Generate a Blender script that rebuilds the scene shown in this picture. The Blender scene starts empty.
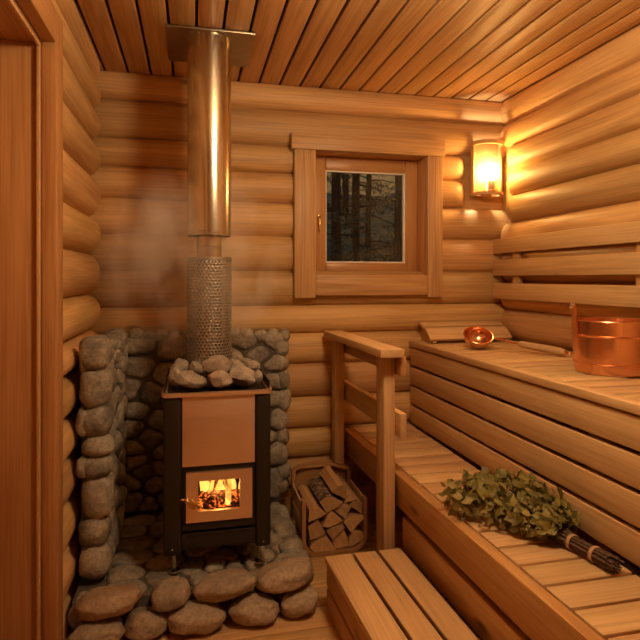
import bpy, bmesh, math, random
from mathutils import Vector, Matrix, Euler, noise as mnoise

R = random.Random(7)
C = bpy.context.scene.collection
PI = math.pi

# ------------------------------------------------------------------ materials
def new_mat(name):
    m = bpy.data.materials.new(name); m.use_nodes = True
    nt = m.node_tree; nt.nodes.clear()
    out = nt.nodes.new('ShaderNodeOutputMaterial')
    return m, nt, out

def N(nt, kind, **kw):
    n = nt.nodes.new(kind)
    for k, v in kw.items():
        if k.startswith('in_'):
            key = k[3:]
            key = int(key) if key.isdigit() else key
            n.inputs[key].default_value = v
        else:
            setattr(n, k, v)
    return n

def mathn(nt, op, a, b=None, c=None, clamp=False):
    n = nt.nodes.new('ShaderNodeMath'); n.operation = op; n.use_clamp = clamp
    for i, v in enumerate((a, b, c)):
        if v is None: continue
        if isinstance(v, (int, float)): n.inputs[i].default_value = v
        else: nt.links.new(v, n.inputs[i])
    return n.outputs[0]

def mixc(nt, fac, a, b, blend='MIX'):
    n = nt.nodes.new('ShaderNodeMix'); n.data_type = 'RGBA'; n.blend_type = blend
    for i, v in ((0, fac), (6, a), (7, b)):
        if isinstance(v, (int, float)): n.inputs[i].default_value = v
        elif isinstance(v, tuple): n.inputs[i].default_value = (*v, 1) if len(v) == 3 else v
        else: nt.links.new(v, n.inputs[i])
    return n.outputs[2]

def maprange(nt, v, a, b, c=0.0, d=1.0):
    n = nt.nodes.new('ShaderNodeMapRange'); n.clamp = True
    nt.links.new(v, n.inputs[0])
    for i, x in enumerate((a, b, c, d)): n.inputs[i + 1].default_value = x
    return n.outputs[0]

def wood(name, light, dark, axis, rough=0.5, ring=6.0, ring_amt=0.55, knots=True, var=0.24, cross=7.0):
    m, nt, out = new_mat(name)
    L = nt.links.new
    tc = N(nt, 'ShaderNodeTexCoord'); geo = N(nt, 'ShaderNodeNewGeometry')
    rnd = geo.outputs['Random Per Island']
    off = N(nt, 'ShaderNodeVectorMath', operation='SCALE'); off.inputs[0].default_value = (17.3, 23.1, 31.7); L(rnd, off.inputs[3])
    add = N(nt, 'ShaderNodeVectorMath', operation='ADD'); L(tc.outputs['Object'], add.inputs[0]); L(off.outputs[0], add.inputs[1])
    def scaled(along, cr):
        s = [cr] * 3; s['XYZ'.index(axis)] = along
        v = N(nt, 'ShaderNodeVectorMath', operation='MULTIPLY'); L(add.outputs[0], v.inputs[0]); v.inputs[1].default_value = s
        return v.outputs[0]
    n1 = N(nt, 'ShaderNodeTexNoise'); n1.inputs['Scale'].default_value = 1; n1.inputs['Detail'].default_value = 2.5; n1.inputs['Distortion'].default_value = 0.35
    L(scaled(0.55, cross * 1.6), n1.inputs['Vector'])
    rings = mathn(nt, 'SINE', mathn(nt, 'MULTIPLY', n1.outputs[0], ring * 2 * PI))
    rings = mathn(nt, 'MULTIPLY_ADD', rings, 0.5, 0.5)
    rings = mathn(nt, 'POWER', rings, 0.45)
    n2 = N(nt, 'ShaderNodeTexNoise'); n2.inputs['Scale'].default_value = 1; n2.inputs['Detail'].default_value = 3
    L(scaled(3.0, 150.0), n2.inputs['Vector'])
    n3 = N(nt, 'ShaderNodeTexNoise'); n3.inputs['Scale'].default_value = 1; n3.inputs['Detail'].default_value = 2
    L(scaled(1.2, 5.0), n3.inputs['Vector'])
    v = mathn(nt, 'MULTIPLY', rings, ring_amt * 0.6)
    v = mathn(nt, 'ADD', v, mathn(nt, 'MULTIPLY', maprange(nt, n2.outputs[0], 0.36, 0.64), 0.40))
    v = mathn(nt, 'ADD', v, mathn(nt, 'MULTIPLY', maprange(nt, n3.outputs[0], 0.34, 0.66), 0.60 - ring_amt * 0.6))
    col = mixc(nt, v, dark, light)
    # board to board tone
    h = mathn(nt, 'FRACT', mathn(nt, 'MULTIPLY', rnd, 7.37))
    bright = maprange(nt, h, 0, 1, 1 - var * 0.7, 1 + var * 0.5)
    hs = N(nt, 'ShaderNodeHueSaturation'); L(col, hs.inputs['Color']); L(bright, hs.inputs['Value'])
    L(maprange(nt, rnd, 0, 1, 0.493, 0.507), hs.inputs['Hue'])
    col = hs.outputs[0]
    if knots:
        vo = N(nt, 'ShaderNodeTexVoronoi'); vo.inputs['Scale'].default_value = 1
        L(scaled(2.6, 8.0), vo.inputs['Vector'])
        sep = N(nt, 'ShaderNodeSeparateColor'); L(vo.outputs['Color'], sep.inputs[0])
        keep = mathn(nt, 'GREATER_THAN', sep.outputs[0], 0.72)
        k = maprange(nt, vo.outputs['Distance'], 0.05, 0.13, 1, 0)
        k = mathn(nt, 'MULTIPLY', k, keep)
        col = mixc(nt, mathn(nt, 'MULTIPLY', k, 0.8), col, tuple(c * 0.30 for c in dark))
    b = N(nt, 'ShaderNodeBsdfPrincipled'); L(col, b.inputs['Base Color'])
    b.inputs['Roughness'].default_value = rough
    b.inputs['Specular IOR Level'].default_value = 0.35
    bp = N(nt, 'ShaderNodeBump'); bp.inputs['Strength'].default_value = 0.12; bp.inputs['Distance'].default_value = 0.002
    L(v, bp.inputs['Height']); L(bp.outputs[0], b.inputs['Normal'])
    L(b.outputs[0], out.inputs[0])
    return m

def stone_mat(name, a, b_, c_, scale=14, rough=0.8, bump=0.5, warm=(0.26, 0.16, 0.10)):
    m, nt, out = new_mat(name); L = nt.links.new
    tc = N(nt, 'ShaderNodeTexCoord'); geo = N(nt, 'ShaderNodeNewGeometry'); oi = N(nt, 'ShaderNodeObjectInfo')
    rnd = mathn(nt, 'FRACT', mathn(nt, 'ADD', geo.outputs['Random Per Island'], oi.outputs['Random']))
    off = N(nt, 'ShaderNodeVectorMath', operation='SCALE'); off.inputs[0].default_value = (11, 27, 19); L(rnd, off.inputs[3])
    add = N(nt, 'ShaderNodeVectorMath', operation='ADD'); L(tc.outputs['Object'], add.inputs[0]); L(off.outputs[0], add.inputs[1])
    n1 = N(nt, 'ShaderNodeTexNoise'); n1.inputs['Scale'].default_value = scale; n1.inputs['Detail'].default_value = 6; n1.inputs['Roughness'].default_value = 0.65
    n2 = N(nt, 'ShaderNodeTexNoise'); n2.inputs['Scale'].default_value = scale * 9; n2.inputs['Detail'].default_value = 4; n2.inputs['Roughness'].default_value = 0.7
    L(add.outputs[0], n1.inputs['Vector']); L(add.outputs[0], n2.inputs['Vector'])
    base = mixc(nt, rnd, a, b_)
    h2 = mathn(nt, 'FRACT', mathn(nt, 'MULTIPLY', rnd, 5.71))
    base = mixc(nt, maprange(nt, h2, 0.62, 0.95, 0, 0.75), base, warm)
    col = mixc(nt, maprange(nt, n1.outputs[0], 0.35, 0.68), base, c_)
    col = mixc(nt, maprange(nt, n2.outputs[0], 0.42, 0.72, 0, 0.55), col, tuple(x * 0.35 for x in a))
    b = N(nt, 'ShaderNodeBsdfPrincipled'); L(col, b.inputs['Base Color']); b.inputs['Roughness'].default_value = rough
    b.inputs['Specular IOR Level'].default_value = 0.3
    hh = mathn(nt, 'ADD', n1.outputs[0], mathn(nt, 'MULTIPLY', n2.outputs[0], 0.35))
    bp = N(nt, 'ShaderNodeBump'); bp.inputs['Strength'].default_value = bump; bp.inputs['Distance'].default_value = 0.01
    L(hh, bp.inputs['Height']); L(bp.outputs[0], b.inputs['Normal'])
    L(b.outputs[0], out.inputs[0])
    return m

def plain(name, col, rough=0.5, metal=0.0, bump_scale=None, bump=0.1, aniso=0.0, vary=0.0, stretch=None):
    m, nt, out = new_mat(name); L = nt.links.new
    b = N(nt, 'ShaderNodeBsdfPrincipled')
    b.inputs['Base Color'].default_value = (*col, 1); b.inputs['Roughness'].default_value = rough; b.inputs['Metallic'].default_value = metal
    tc = N(nt, 'ShaderNodeTexCoord')
    n = N(nt, 'ShaderNodeTexNoise'); n.inputs['Scale'].default_value = bump_scale or 30; n.inputs['Detail'].default_value = 3
    mp = N(nt, 'ShaderNodeMapping'); mp.inputs['Scale'].default_value = stretch or (1, 1, 1)
    L(tc.outputs['Object'], mp.inputs[0]); L(mp.outputs[0], n.inputs['Vector'])
    if vary:
        L(mixc(nt, maprange(nt, n.outputs[0], 0.3, 0.7), tuple(c * (1 - vary) for c in col), tuple(min(1, c * (1 + vary)) for c in col)), b.inputs['Base Color'])
    L(maprange(nt, n.outputs[0], 0.3, 0.7, max(0.02, rough - 0.06), rough + 0.06), b.inputs['Roughness'])
    if bump_scale:
        bp = N(nt, 'ShaderNodeBump'); bp.inputs['Strength'].default_value = bump; bp.inputs['Distance'].default_value = 0.003
        L(n.outputs[0], bp.inputs['Height']); L(bp.outputs[0], b.inputs['Normal'])
    L(b.outputs[0], out.inputs[0])
    return m

def hammered(name, col, rough=0.22):
    m, nt, out = new_mat(name); L = nt.links.new
    b = N(nt, 'ShaderNodeBsdfPrincipled'); b.inputs['Base Color'].default_value = (*col, 1)
    b.inputs['Roughness'].default_value = rough; b.inputs['Metallic'].default_value = 1
    tc = N(nt, 'ShaderNodeTexCoord'); v = N(nt, 'ShaderNodeTexVoronoi', feature='SMOOTH_F1'); v.inputs['Scale'].default_value = 62
    L(tc.outputs['Object'], v.inputs['Vector'])
    bp = N(nt, 'ShaderNodeBump'); bp.inputs['Strength'].default_value = 0.10; bp.inputs['Distance'].default_value = 0.004
    L(v.outputs['Distance'], bp.inputs['Height']); L(bp.outputs[0], b.inputs['Normal'])
    L(b.outputs[0], out.inputs[0])
    return m

def clear_glass(name, tint=(0.9, 0.92, 0.9), gloss=0.06):
    m, nt, out = new_mat(name); L = nt.links.new
    t = N(nt, 'ShaderNodeBsdfTransparent'); t.inputs[0].default_value = (*tint, 1)
    g = N(nt, 'ShaderNodeBsdfGlossy'); g.inputs['Roughness'].default_value = 0.03
    fr = N(nt, 'ShaderNodeFresnel'); fr.inputs[0].default_value = 1.45
    mx = N(nt, 'ShaderNodeMixShader'); L(mathn(nt, 'MULTIPLY', fr.outputs[0], gloss / 0.04), mx.inputs[0])
    L(t.outputs[0], mx.inputs[1]); L(g.outputs[0], mx.inputs[2]); L(mx.outputs[0], out.inputs[0])
    return m

def seeded_glass(name):
    m, nt, out = new_mat(name); L = nt.links.new
    t = N(nt, 'ShaderNodeBsdfTransparent'); t.inputs[0].default_value = (0.88, 0.72, 0.48, 1)
    tr = N(nt, 'ShaderNodeBsdfTranslucent'); tr.inputs[0].default_value = (1, 0.82, 0.55, 1)
    g = N(nt, 'ShaderNodeBsdfGlossy'); g.inputs['Roughness'].default_value = 0.15
    tc = N(nt, 'ShaderNodeTexCoord'); v = N(nt, 'ShaderNodeTexNoise'); v.inputs['Scale'].default_value = 140
    L(tc.outputs['Object'], v.inputs['Vector'])
    m1 = N(nt, 'ShaderNodeMixShader'); L(maprange(nt, v.outputs[0], 0.35, 0.65, 0.01, 0.05), m1.inputs[0])
    L(t.outputs[0], m1.inputs[1]); L(tr.outputs[0], m1.inputs[2])
    m2 = N(nt, 'ShaderNodeMixShader'); m2.inputs[0].default_value = 0.05
    L(m1.outputs[0], m2.inputs[1]); L(g.outputs[0], m2.inputs[2]); L(m2.outputs[0], out.inputs[0])
    return m

def emit(name, col, s):
    m, nt, out = new_mat(name)
    e = N(nt, 'ShaderNodeEmission'); e.inputs[0].default_value = (*col, 1); e.inputs[1].default_value = s
    nt.links.new(e.outputs[0], out.inputs[0]); return m

PINE_L, PINE_D = (0.60, 0.355, 0.165), (0.40, 0.205, 0.082)
M = {}
for ax in 'XYZ':
    M['log' + ax] = wood('log_pine_' + ax, (0.70, 0.435, 0.195), (0.40, 0.21, 0.08), ax, rough=0.5, ring=4.5, ring_amt=0.6, cross=5, var=.3)
    M['board' + ax] = wood('board_pine_' + ax, (0.70, 0.445, 0.21), (0.40, 0.205, 0.08), ax, rough=0.45, ring=7, ring_amt=0.6, var=0.2)
    M['bench' + ax] = wood('bench_aspen_' + ax, (0.74, 0.49, 0.255), (0.48, 0.275, 0.125), ax, rough=0.5, ring=5, ring_amt=0.5, var=0.26)
    M['trim' + ax] = wood('trim_pine_' + ax, (0.58, 0.315, 0.125), (0.36, 0.16, 0.052), ax, rough=0.42, ring=7, ring_amt=0.4, var=0.12)
M['sashX'] = wood('sash_pine_X', (0.62, 0.34, 0.13), (0.48, 0.23, 0.08), 'X', rough=0.35, ring=7)
M['sashZ'] = wood('sash_pine_Z', (0.62, 0.34, 0.13), (0.48, 0.23, 0.08), 'Z', rough=0.35, ring=7)
M['rackwood'] = wood('rack_ply', (0.46, 0.25, 0.11), (0.33, 0.16, 0.065), 'X', rough=0.5, ring=4, knots=False)
M['gripwood'] = wood('grip_wood', (0.68, 0.44, 0.24), (0.50, 0.30, 0.15), 'Y', rough=0.5, ring=4, knots=False)
M['cobble'] = stone_mat('cobble_stone', (0.12, 0.11, 0.10), (0.36, 0.32, 0.275), (0.50, 0.43, 0.35), scale=9, bump=1.0, rough=0.58)
M['hearthrock'] = stone_mat('hearth_stone', (0.24, 0.19, 0.145), (0.40, 0.30, 0.215), (0.50, 0.39, 0.29), scale=9, bump=1.0, rough=0.58, warm=(0.46, 0.26, 0.14))
M['mortar'] = plain('mortar', (0.10, 0.085, 0.07), 0.95, 0, 60, 0.6, vary=0.35)
M['kiuas'] = stone_mat('heater_stone', (0.19, 0.155, 0.13), (0.34, 0.29, 0.25), (0.58, 0.50, 0.42), scale=20, rough=0.85, bump=1.0, warm=(0.40, 0.20, 0.13))
M['steel'] = plain('flue_steel', (0.62, 0.55, 0.45), 0.22, 1.0, 60, 0.03, stretch=(1, 1, 0.05))
M['steel_dull'] = plain('plate_steel', (0.34, 0.29, 0.22), 0.38, 1.0, 40, 0.05)
M['mesh_steel'] = plain('mesh_steel', (0.42, 0.40, 0.37), 0.36, 0.9, 50, 0.05)
M['copper_panel'] = plain('panel_copper', (0.88, 0.67, 0.52), 0.40, 0.9, 90, 0.04, stretch=(0.06, 1, 1))
M['black'] = plain('stove_black', (0.022, 0.017, 0.014), 0.42, 0.2, 180, 0.08)
M['firebrick'] = plain('firebox_lining', (0.05, 0.035, 0.028), 0.9, 0, 40, 0.4)
M['chrome'] = plain('chrome', (0.75, 0.70, 0.62), 0.15, 1.0)
M['brass'] = plain('brass', (0.75, 0.50, 0.20), 0.25, 1.0)
M['copper'] = hammered('copper_hammered', (0.90, 0.47, 0.27), 0.27)
M['copper_smooth'] = plain('copper_smooth', (0.90, 0.48, 0.28), 0.2, 1.0)
M['glass'] = clear_glass('window_glass', (0.82, 0.86, 0.84), 0.05)
M['fireglass'] = clear_glass('fire_glass', (0.97, 0.95, 0.92), 0.03)
M['lampglass'] = seeded_glass('seeded_glass')
M['bulb'] = emit('bulb_glow', (1.0, 0.84, 0.54), 290)
M['dome'] = emit('fill_glow', (1.0, 0.72, 0.395), 80)  # emission of the added fill globe, out of view
M['gasket'] = plain('white_gasket', (0.85, 0.82, 0.76), 0.6)
M['twig'] = plain('twig_bark', (0.10, 0.055, 0.035), 0.7, 0, 120, 0.4, vary=0.5)
M['twine'] = plain('twine', (0.50, 0.32, 0.19), 0.8, 0, 300, 0.4)
M['bark'] = plain('forest_bark', (0.035, 0.028, 0.022), 0.95, 0, 12, 0.8, vary=0.4)
M['charwood'] = plain('charred_wood', (0.05, 0.03, 0.022), 0.9, 0, 60, 0.7, vary=0.5)

def leaf_mat(name, a, b_):
    m, nt, out = new_mat(name); L = nt.links.new
    geo = N(nt, 'ShaderNodeNewGeometry'); tc = N(nt, 'ShaderNodeTexCoord')
    n = N(nt, 'ShaderNodeTexNoise'); n.inputs['Scale'].default_value = 45
    L(tc.outputs['Object'], n.inputs['Vector'])
    f = mathn(nt, 'MULTIPLY_ADD', n.outputs[0], 0.5, mathn(nt, 'MULTIPLY', geo.outputs['Random Per Island'], 0.6), clamp=True)
    col = mixc(nt, f, a, b_)
    b = N(nt, 'ShaderNodeBsdfPrincipled'); L(col, b.inputs['Base Color']); b.inputs['Roughness'].default_value = 0.55
    t = N(nt, 'ShaderNodeBsdfTranslucent'); L(col, t.inputs[0])
    mx = N(nt, 'ShaderNodeMixShader'); mx.inputs[0].default_value = 0.2
    L(b.outputs[0], mx.inputs[1]); L(t.outputs[0], mx.inputs[2]); L(mx.outputs[0], out.inputs[0])
    return m
M['leaf'] = leaf_mat('birch_leaf', (0.04, 0.04, 0.011), (0.38, 0.31, 0.075))
M['conifer'] = leaf_mat('conifer_green', (0.035, 0.065, 0.045), (0.10, 0.14, 0.07))
M['autumn'] = leaf_mat('autumn_leaf', (0.36, 0.15, 0.03), (0.60, 0.32, 0.07))

def firewood_mats():
    split = wood('split_wood', (0.56, 0.34, 0.165), (0.38, 0.20, 0.09), 'Y', rough=0.7, ring=7, knots=False)
    m, nt, out = new_mat('split_wood_end'); L = nt.links.new
    tc = N(nt, 'ShaderNodeTexCoord'); n = N(nt, 'ShaderNodeTexNoise'); n.inputs['Scale'].default_value = 55; n.inputs['Detail'].default_value = 5
    w = N(nt, 'ShaderNodeTexWave', wave_type='RINGS', rings_direction='Y'); w.inputs['Scale'].default_value = 45; w.inputs['Distortion'].default_value = 2.5
    L(tc.outputs['Object'], n.inputs['Vector']); L(tc.outputs['Object'], w.inputs['Vector'])
    oi = N(nt, 'ShaderNodeObjectInfo')
    col = mixc(nt, mathn(nt, 'MULTIPLY_ADD', w.outputs['Fac'], 0.4, mathn(nt, 'MULTIPLY', n.outputs[0], 0.6)), (0.22, 0.095, 0.035), (0.72, 0.45, 0.22))
    hs = N(nt, 'ShaderNodeHueSaturation'); L(col, hs.inputs['Color']); L(maprange(nt, oi.outputs['Random'], 0, 1, 0.7, 1.25), hs.inputs['Value'])
    b = N(nt, 'ShaderNodeBsdfPrincipled'); L(hs.outputs[0], b.inputs['Base Color']); b.inputs['Roughness'].default_value = 0.8
    bp = N(nt, 'ShaderNodeBump'); bp.inputs['Strength'].default_value = 0.4; bp.inputs['Distance'].default_value = 0.003
    L(n.outputs[0], bp.inputs['Height']); L(bp.outputs[0], b.inputs['Normal']); L(b.outputs[0], out.inputs[0])
    m2, nt, out = new_mat('birch_bark'); L = nt.links.new
    tc = N(nt, 'ShaderNodeTexCoord'); mp = N(nt, 'ShaderNodeMapping'); mp.inputs['Scale'].default_value = (26, 60, 26)
    L(tc.outputs['Object'], mp.inputs[0])
    n = N(nt, 'ShaderNodeTexNoise'); n.inputs['Scale'].default_value = 1; n.inputs['Detail'].default_value = 6; n.inputs['Roughness'].default_value = 0.7
    L(mp.outputs[0], n.inputs['Vector'])
    cr = N(nt, 'ShaderNodeValToRGB'); L(n.outputs[0], cr.inputs[0])
    e = cr.color_ramp.elements; e[0].position = 0.42; e[0].color = (0.03, 0.02, 0.015, 1); e[1].position = 0.62; e[1].color = (0.46, 0.36, 0.27, 1)
    q = e.new(0.52); q.color = (0.16, 0.09, 0.055, 1)
    b = N(nt, 'ShaderNodeBsdfPrincipled'); L(cr.outputs[0], b.inputs['Base Color']); b.inputs['Roughness'].default_value = 0.85
    bp = N(nt, 'ShaderNodeBump'); bp.inputs['Strength'].default_value = 0.8; bp.inputs['Distance'].default_value = 0.006
    L(n.outputs[0], bp.inputs['Height']); L(bp.outputs[0], b.inputs['Normal']); L(b.outputs[0], out.inputs[0])
    return split, m, m2
M['split'], M['split_end'], M['birch'] = firewood_mats()

def flame_mat():
    m, nt, out = new_mat('flame'); L = nt.links.new
    tc = N(nt, 'ShaderNodeTexCoord'); sep = N(nt, 'ShaderNodeSeparateXYZ'); L(tc.outputs['Object'], sep.inputs[0])
    n = N(nt, 'ShaderNodeTexNoise'); n.inputs['Scale'].default_value = 26; n.inputs['Detail'].default_value = 3
    mp = N(nt, 'ShaderNodeMapping'); mp.inputs['Scale'].default_value = (1, 1, 0.4); L(tc.outputs['Object'], mp.inputs[0]); L(mp.outputs[0], n.inputs['Vector'])
    h = mathn(nt, 'MULTIPLY_ADD', sep.outputs[2], 6.0, mathn(nt, 'MULTIPLY_ADD', n.outputs[0], 0.9, -0.45), clamp=True)
    cr = N(nt, 'ShaderNodeValToRGB'); L(h, cr.inputs[0]); e = cr.color_ramp.elements
    e[0].position = 0.0; e[0].color = (1.0, 0.46, 0.09, 1); e[1].position = 1.0; e[1].color = (1.0, 0.16, 0.008, 1)
    q = e.new(0.45); q.color = (1.0, 0.42, 0.07, 1)
    em = N(nt, 'ShaderNodeEmission'); L(cr.outputs[0], em.inputs[0]); L(maprange(nt, h, 0.0, 1.0, 2.9, 1.1), em.inputs[1])
    tr = N(nt, 'ShaderNodeBsdfTransparent')
    lw = N(nt, 'ShaderNodeLayerWeight'); lw.inputs[0].default_value = 0.35
    mx = N(nt, 'ShaderNodeMixShader')
    L(mathn(nt, 'MULTIPLY_ADD', lw.outputs['Facing'], 0.75, maprange(nt, n.outputs[0], 0.4, 0.62, 0.0, 0.75), clamp=True), mx.inputs[0])
    L(em.outputs[0], mx.inputs[1]); L(tr.outputs[0], mx.inputs[2]); L(mx.outputs[0], out.inputs[0])
    return m
M['flame'] = flame_mat()

def ember_mat():
    m, nt, out = new_mat('embers'); L = nt.links.new
    tc = N(nt, 'ShaderNodeTexCoord'); n = N(nt, 'ShaderNodeTexNoise'); n.inputs['Scale'].default_value = 70; n.inputs['Detail'].default_value = 3
    L(tc.outputs['Object'], n.inputs['Vector'])
    b = N(nt, 'ShaderNodeBsdfPrincipled'); b.inputs['Base Color'].default_value = (0.05, 0.025, 0.018, 1); b.inputs['Roughness'].default_value = 0.9
    b.inputs['Emission Color'].default_value = (1.0, 0.16, 0.02, 1)
    L(maprange(nt, n.outputs[0], 0.50, 0.68, 0, 2.2), b.inputs['Emission Strength'])
    L(b.outputs[0], out.inputs[0]); return m
M['embers'] = ember_mat()

# ------------------------------------------------------------------ mesh building
class MB:
    def __init__(s): s.v = []; s.f = []; s.mi = []
    def add(s, verts, faces, mi=0, mat=None):
        b = len(s.v)
        s.v += [tuple((mat @ Vector(p)) if mat else p) for p in verts]
        s.f += [tuple(b + i for i in f) for f in faces]; s.mi += [mi] * len(faces)
        return s
    def bm(s, bm, mi=0, mat=None):
        bm.verts.index_update()
        return s.add([v.co.copy() for v in bm.verts], [[v.index for v in f.verts] for f in bm.faces], mi, mat)
    def box(s, x0, x1, y0, y1, z0, z1, bev=0.003, seg=2, mi=0, mat=None, warp=None):
        bm = bmesh.new(); bmesh.ops.create_cube(bm, size=1)
        for v in bm.verts:
            v.co = Vector(((x0 + x1) / 2 + v.co.x * (x1 - x0), (y0 + y1) / 2 + v.co.y * (y1 - y0), (z0 + z1) / 2 + v.co.z * (z1 - z0)))
        if bev: bmesh.ops.bevel(bm, geom=bm.edges[:], offset=min(bev, .45 * min(abs(x1 - x0), abs(y1 - y0), abs(z1 - z0))), segments=seg, affect='EDGES', profile=0.5)
        if warp:
            for v in bm.verts: v.co = Vector(warp(v.co))
        s.bm(bm, mi, mat); bm.free(); return s
    def tube(s, pts, r, n=10, mi=0, cap=True, mat=None):
        pts = [Vector(p) for p in pts]; k = len(pts)
        rs = r if isinstance(r, (list, tuple)) else [r] * k
        vs = []; fs = []
        t0 = (pts[1] - pts[0]).normalized()
        u = t0.orthogonal().normalized()
        for i, p in enumerate(pts):
            t = (pts[min(i + 1, k - 1)] - pts[max(i - 1, 0)]).normalized()
            u = (u - t * u.dot(t)).normalized(); w = t.cross(u)
            for j in range(n):
                a = 2 * PI * j / n
                vs.append(p + (u * math.cos(a) + w * math.sin(a)) * rs[i])
        for i in range(k - 1):
            for j in range(n):
                fs.append((i * n + j, i * n + (j + 1) % n, (i + 1) * n + (j + 1) % n, (i + 1) * n + j))
        if cap: fs.append(tuple(range(n))[::-1]); fs.append(tuple((k - 1) * n + j for j in range(n)))
        return s.add(vs, fs, mi, mat)
    def lathe(s, prof, c=(0, 0, 0), n=40, mi=0, mat=None, a0=0.0, a1=2 * PI, sy=1.0):
        full = abs(a1 - a0 - 2 * PI) < 1e-6; m = n if full else n + 1
        vs = []; fs = []
        for (r, z) in prof:
            for j in range(m):
                a = a0 + (a1 - a0) * j / n
                vs.append((c[0] + r * math.cos(a), c[1] + r * math.sin(a) * sy, c[2] + z))
        for i in range(len(prof) - 1):
            for j in range(n):
                j2 = (j + 1) % m if full else j + 1
                fs.append((i * m + j, i * m + j2, (i + 1) * m + j2, (i + 1) * m + j))
        return s.add(vs, fs, mi, mat)
    def sweep(s, path, nrm, w, t, closed=False, mi=0):
        """rectangular strip along a path lying in the plane with normal nrm; w along nrm, t in-plane"""
        path = [Vector(p) for p in path]; nrm = Vector(nrm); k = len(path); vs = []; fs = []
        for i, p in enumerate(path):
            if closed: d = (path[(i + 1) % k] - path[i - 1]).normalized()
            else: d = (path[min(i + 1, k - 1)] - path[max(i - 1, 0)]).normalized()
            q = nrm.cross(d).normalized()
            for a, b in ((-1, -1), (1, -1), (1, 1), (-1, 1)): vs.append(p + nrm * (a * w / 2) + q * (b * t / 2))
        rng = k if closed else k - 1
        for i in range(rng):
            i2 = (i + 1) % k
            for j in range(4): fs.append((i * 4 + j, i * 4 + (j + 1) % 4, i2 * 4 + (j + 1) % 4, i2 * 4 + j))
        if not closed: fs.append((3, 2, 1, 0)); fs.append(tuple((k - 1) * 4 + j for j in range(4)))
        return s.add(vs, fs, mi)

def link_mesh(name, mb, mats, origin=(0, 0, 0), parent=None, smooth=35):
    me = bpy.data.meshes.new(name)
    o = Vector(origin)
    me.from_pydata([tuple(Vector(v) - o) for v in mb.v], [], mb.f)
    for m in (mats if isinstance(mats, (list, tuple)) else [mats]): me.materials.append(m)
    me.polygons.foreach_set('material_index', mb.mi)
    bm = bmesh.new(); bm.from_mesh(me); bmesh.ops.recalc_face_normals(bm, faces=bm.faces); bm.to_mesh(me); bm.free()
    if smooth:
        me.polygons.foreach_set('use_smooth', [True] * len(me.polygons))
        me.set_sharp_from_angle(angle=math.radians(smooth))
    me.update()
    ob = bpy.data.objects.new(name, me); C.objects.link(ob)
    if parent: ob.parent = parent
    else: ob.location = o
    return ob

def tag(o, label=None, cat=None, group=None, kind=None):
    if label: o['label'] = label
    if cat: o['category'] = cat
    if group: o['group'] = group
    if kind: o['kind'] = kind
    return o

def thing(name, label, cat, loc, group=None):
    o = bpy.data.objects.new(name, None); C.objects.link(o); o.location = loc
    o.empty_display_size = 0.1
    return tag(o, label, cat, group)

def part(name, mb, mat, root, parent=None, label=None, smooth=35):
    """world-space mesh made a child of root (or of one of root's parts, which all sit at root's origin)"""
    o = link_mesh(name, mb, mat, root.location, parent or root, smooth)
    if label: o['label'] = label
    return o

def solo(name, mb, mat, label, cat, group=None, kind=None, smooth=35):
    xs = [v[0] for v in mb.v]; ys = [v[1] for v in mb.v]; zs = [v[2] for v in mb.v]
    o = link_mesh(name, mb, mat, ((min(xs) + max(xs)) / 2, (min(ys) + max(ys)) / 2, min(zs)), None, smooth)
    return tag(o, label, cat, group, kind)

def struct(name, mb, mat, label, cat='structure', smooth=35):
    o = link_mesh(name, mb, mat, (0, 0, 0), None, smooth)
    return tag(o, label, cat, None, 'structure')

# ------------------------------------------------------------------ room shell of round logs
XL, XR, YB, YF, ZC = -0.465, 1.69, 2.79, -1.0, 2.17
BULGE = 0.048

def log_piece(mb, z0, z1, a0, a1, put, r0=False, r1=False, clip=None, seed=0, nz=14):
    """one half-round log between seams z0..z1, running a0..a1; put(a, h, z) maps to the room; r0 / r1 = rounded axe-cut end"""
    h = (z1 - z0) / 2; zc = (z0 + z1) / 2
    st = []
    L = a1 - a0; n = max(2, int(L / 0.12))
    for i in range(n + 1): st.append((a0 + L * i / n, 1.0))
    rl = min(0.075, L * .4)
    def ramp(side):
        out = []
        for k in range(0, 9):
            f = k / 8; s_ = math.sqrt(max(0, 1 - (1 - f) ** 2)); d = f * rl
            out.append((a0 + d if side == 0 else a1 - d, max(0.02, s_)))
        return out
    if r0: st = ramp(0) + [p for p in st if p[0] > a0 + rl + .01]
    if r1: st = [p for p in st if p[0] < a1 - rl - .01] + ramp(1)[::-1]
    vs = []; fs = []; m = nz + 1
    for a, sc in st:
        for j in range(m):
            u = -1 + 2 * j / nz
            u = math.copysign(abs(u) ** 0.85, u)
            z = zc + u * h
            prof = (1 - abs(u) ** 2.3) ** 0.62
            d = BULGE * (prof * sc) - 0.012 * (1 - sc)
            d += 0.0035 * mnoise.noise(Vector((a * 2.2, z * 3, seed * 7.7)))
            if sc < 1: z = zc + u * h * (0.80 + 0.20 * sc)
            if clip: z = min(max(z, clip[0]), clip[1])
            vs.append(put(a, d, z))
    for i in range(len(st) - 1):
        for j in range(nz): fs.append((i * m + j, i * m + j + 1, (i + 1) * m + j + 1, (i + 1) * m + j))
    mb.add(vs, fs)

def slabs(mb, put, a0, a1, hole=None, t=0.09):
    """flat backing behind the logs (split around an opening)"""
    rects = [(a0, a1, -0.02, ZC + 0.03)]
    if hole:
        h0, h1, z0, z1 = hole
        rects = [(a0, h0, -0.02, ZC + .03), (h1, a1, -0.02, ZC + .03), (h0, h1, -0.02, z0), (h0, h1, z1, ZC + .03)]
    for (p, q, r, s_) in rects:
        if s_ - r < 1e-4: continue
        c = [put(a, d, z) for d in (0.0, -t) for a, z in ((p, r), (q, r), (q, s_), (p, s_))]
        mb.add(c, [(0, 1, 2, 3), (7, 6, 5, 4), (0, 4, 5, 1), (1, 5, 6, 2), (2, 6, 7, 3), (3, 7, 4, 0)])

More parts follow.
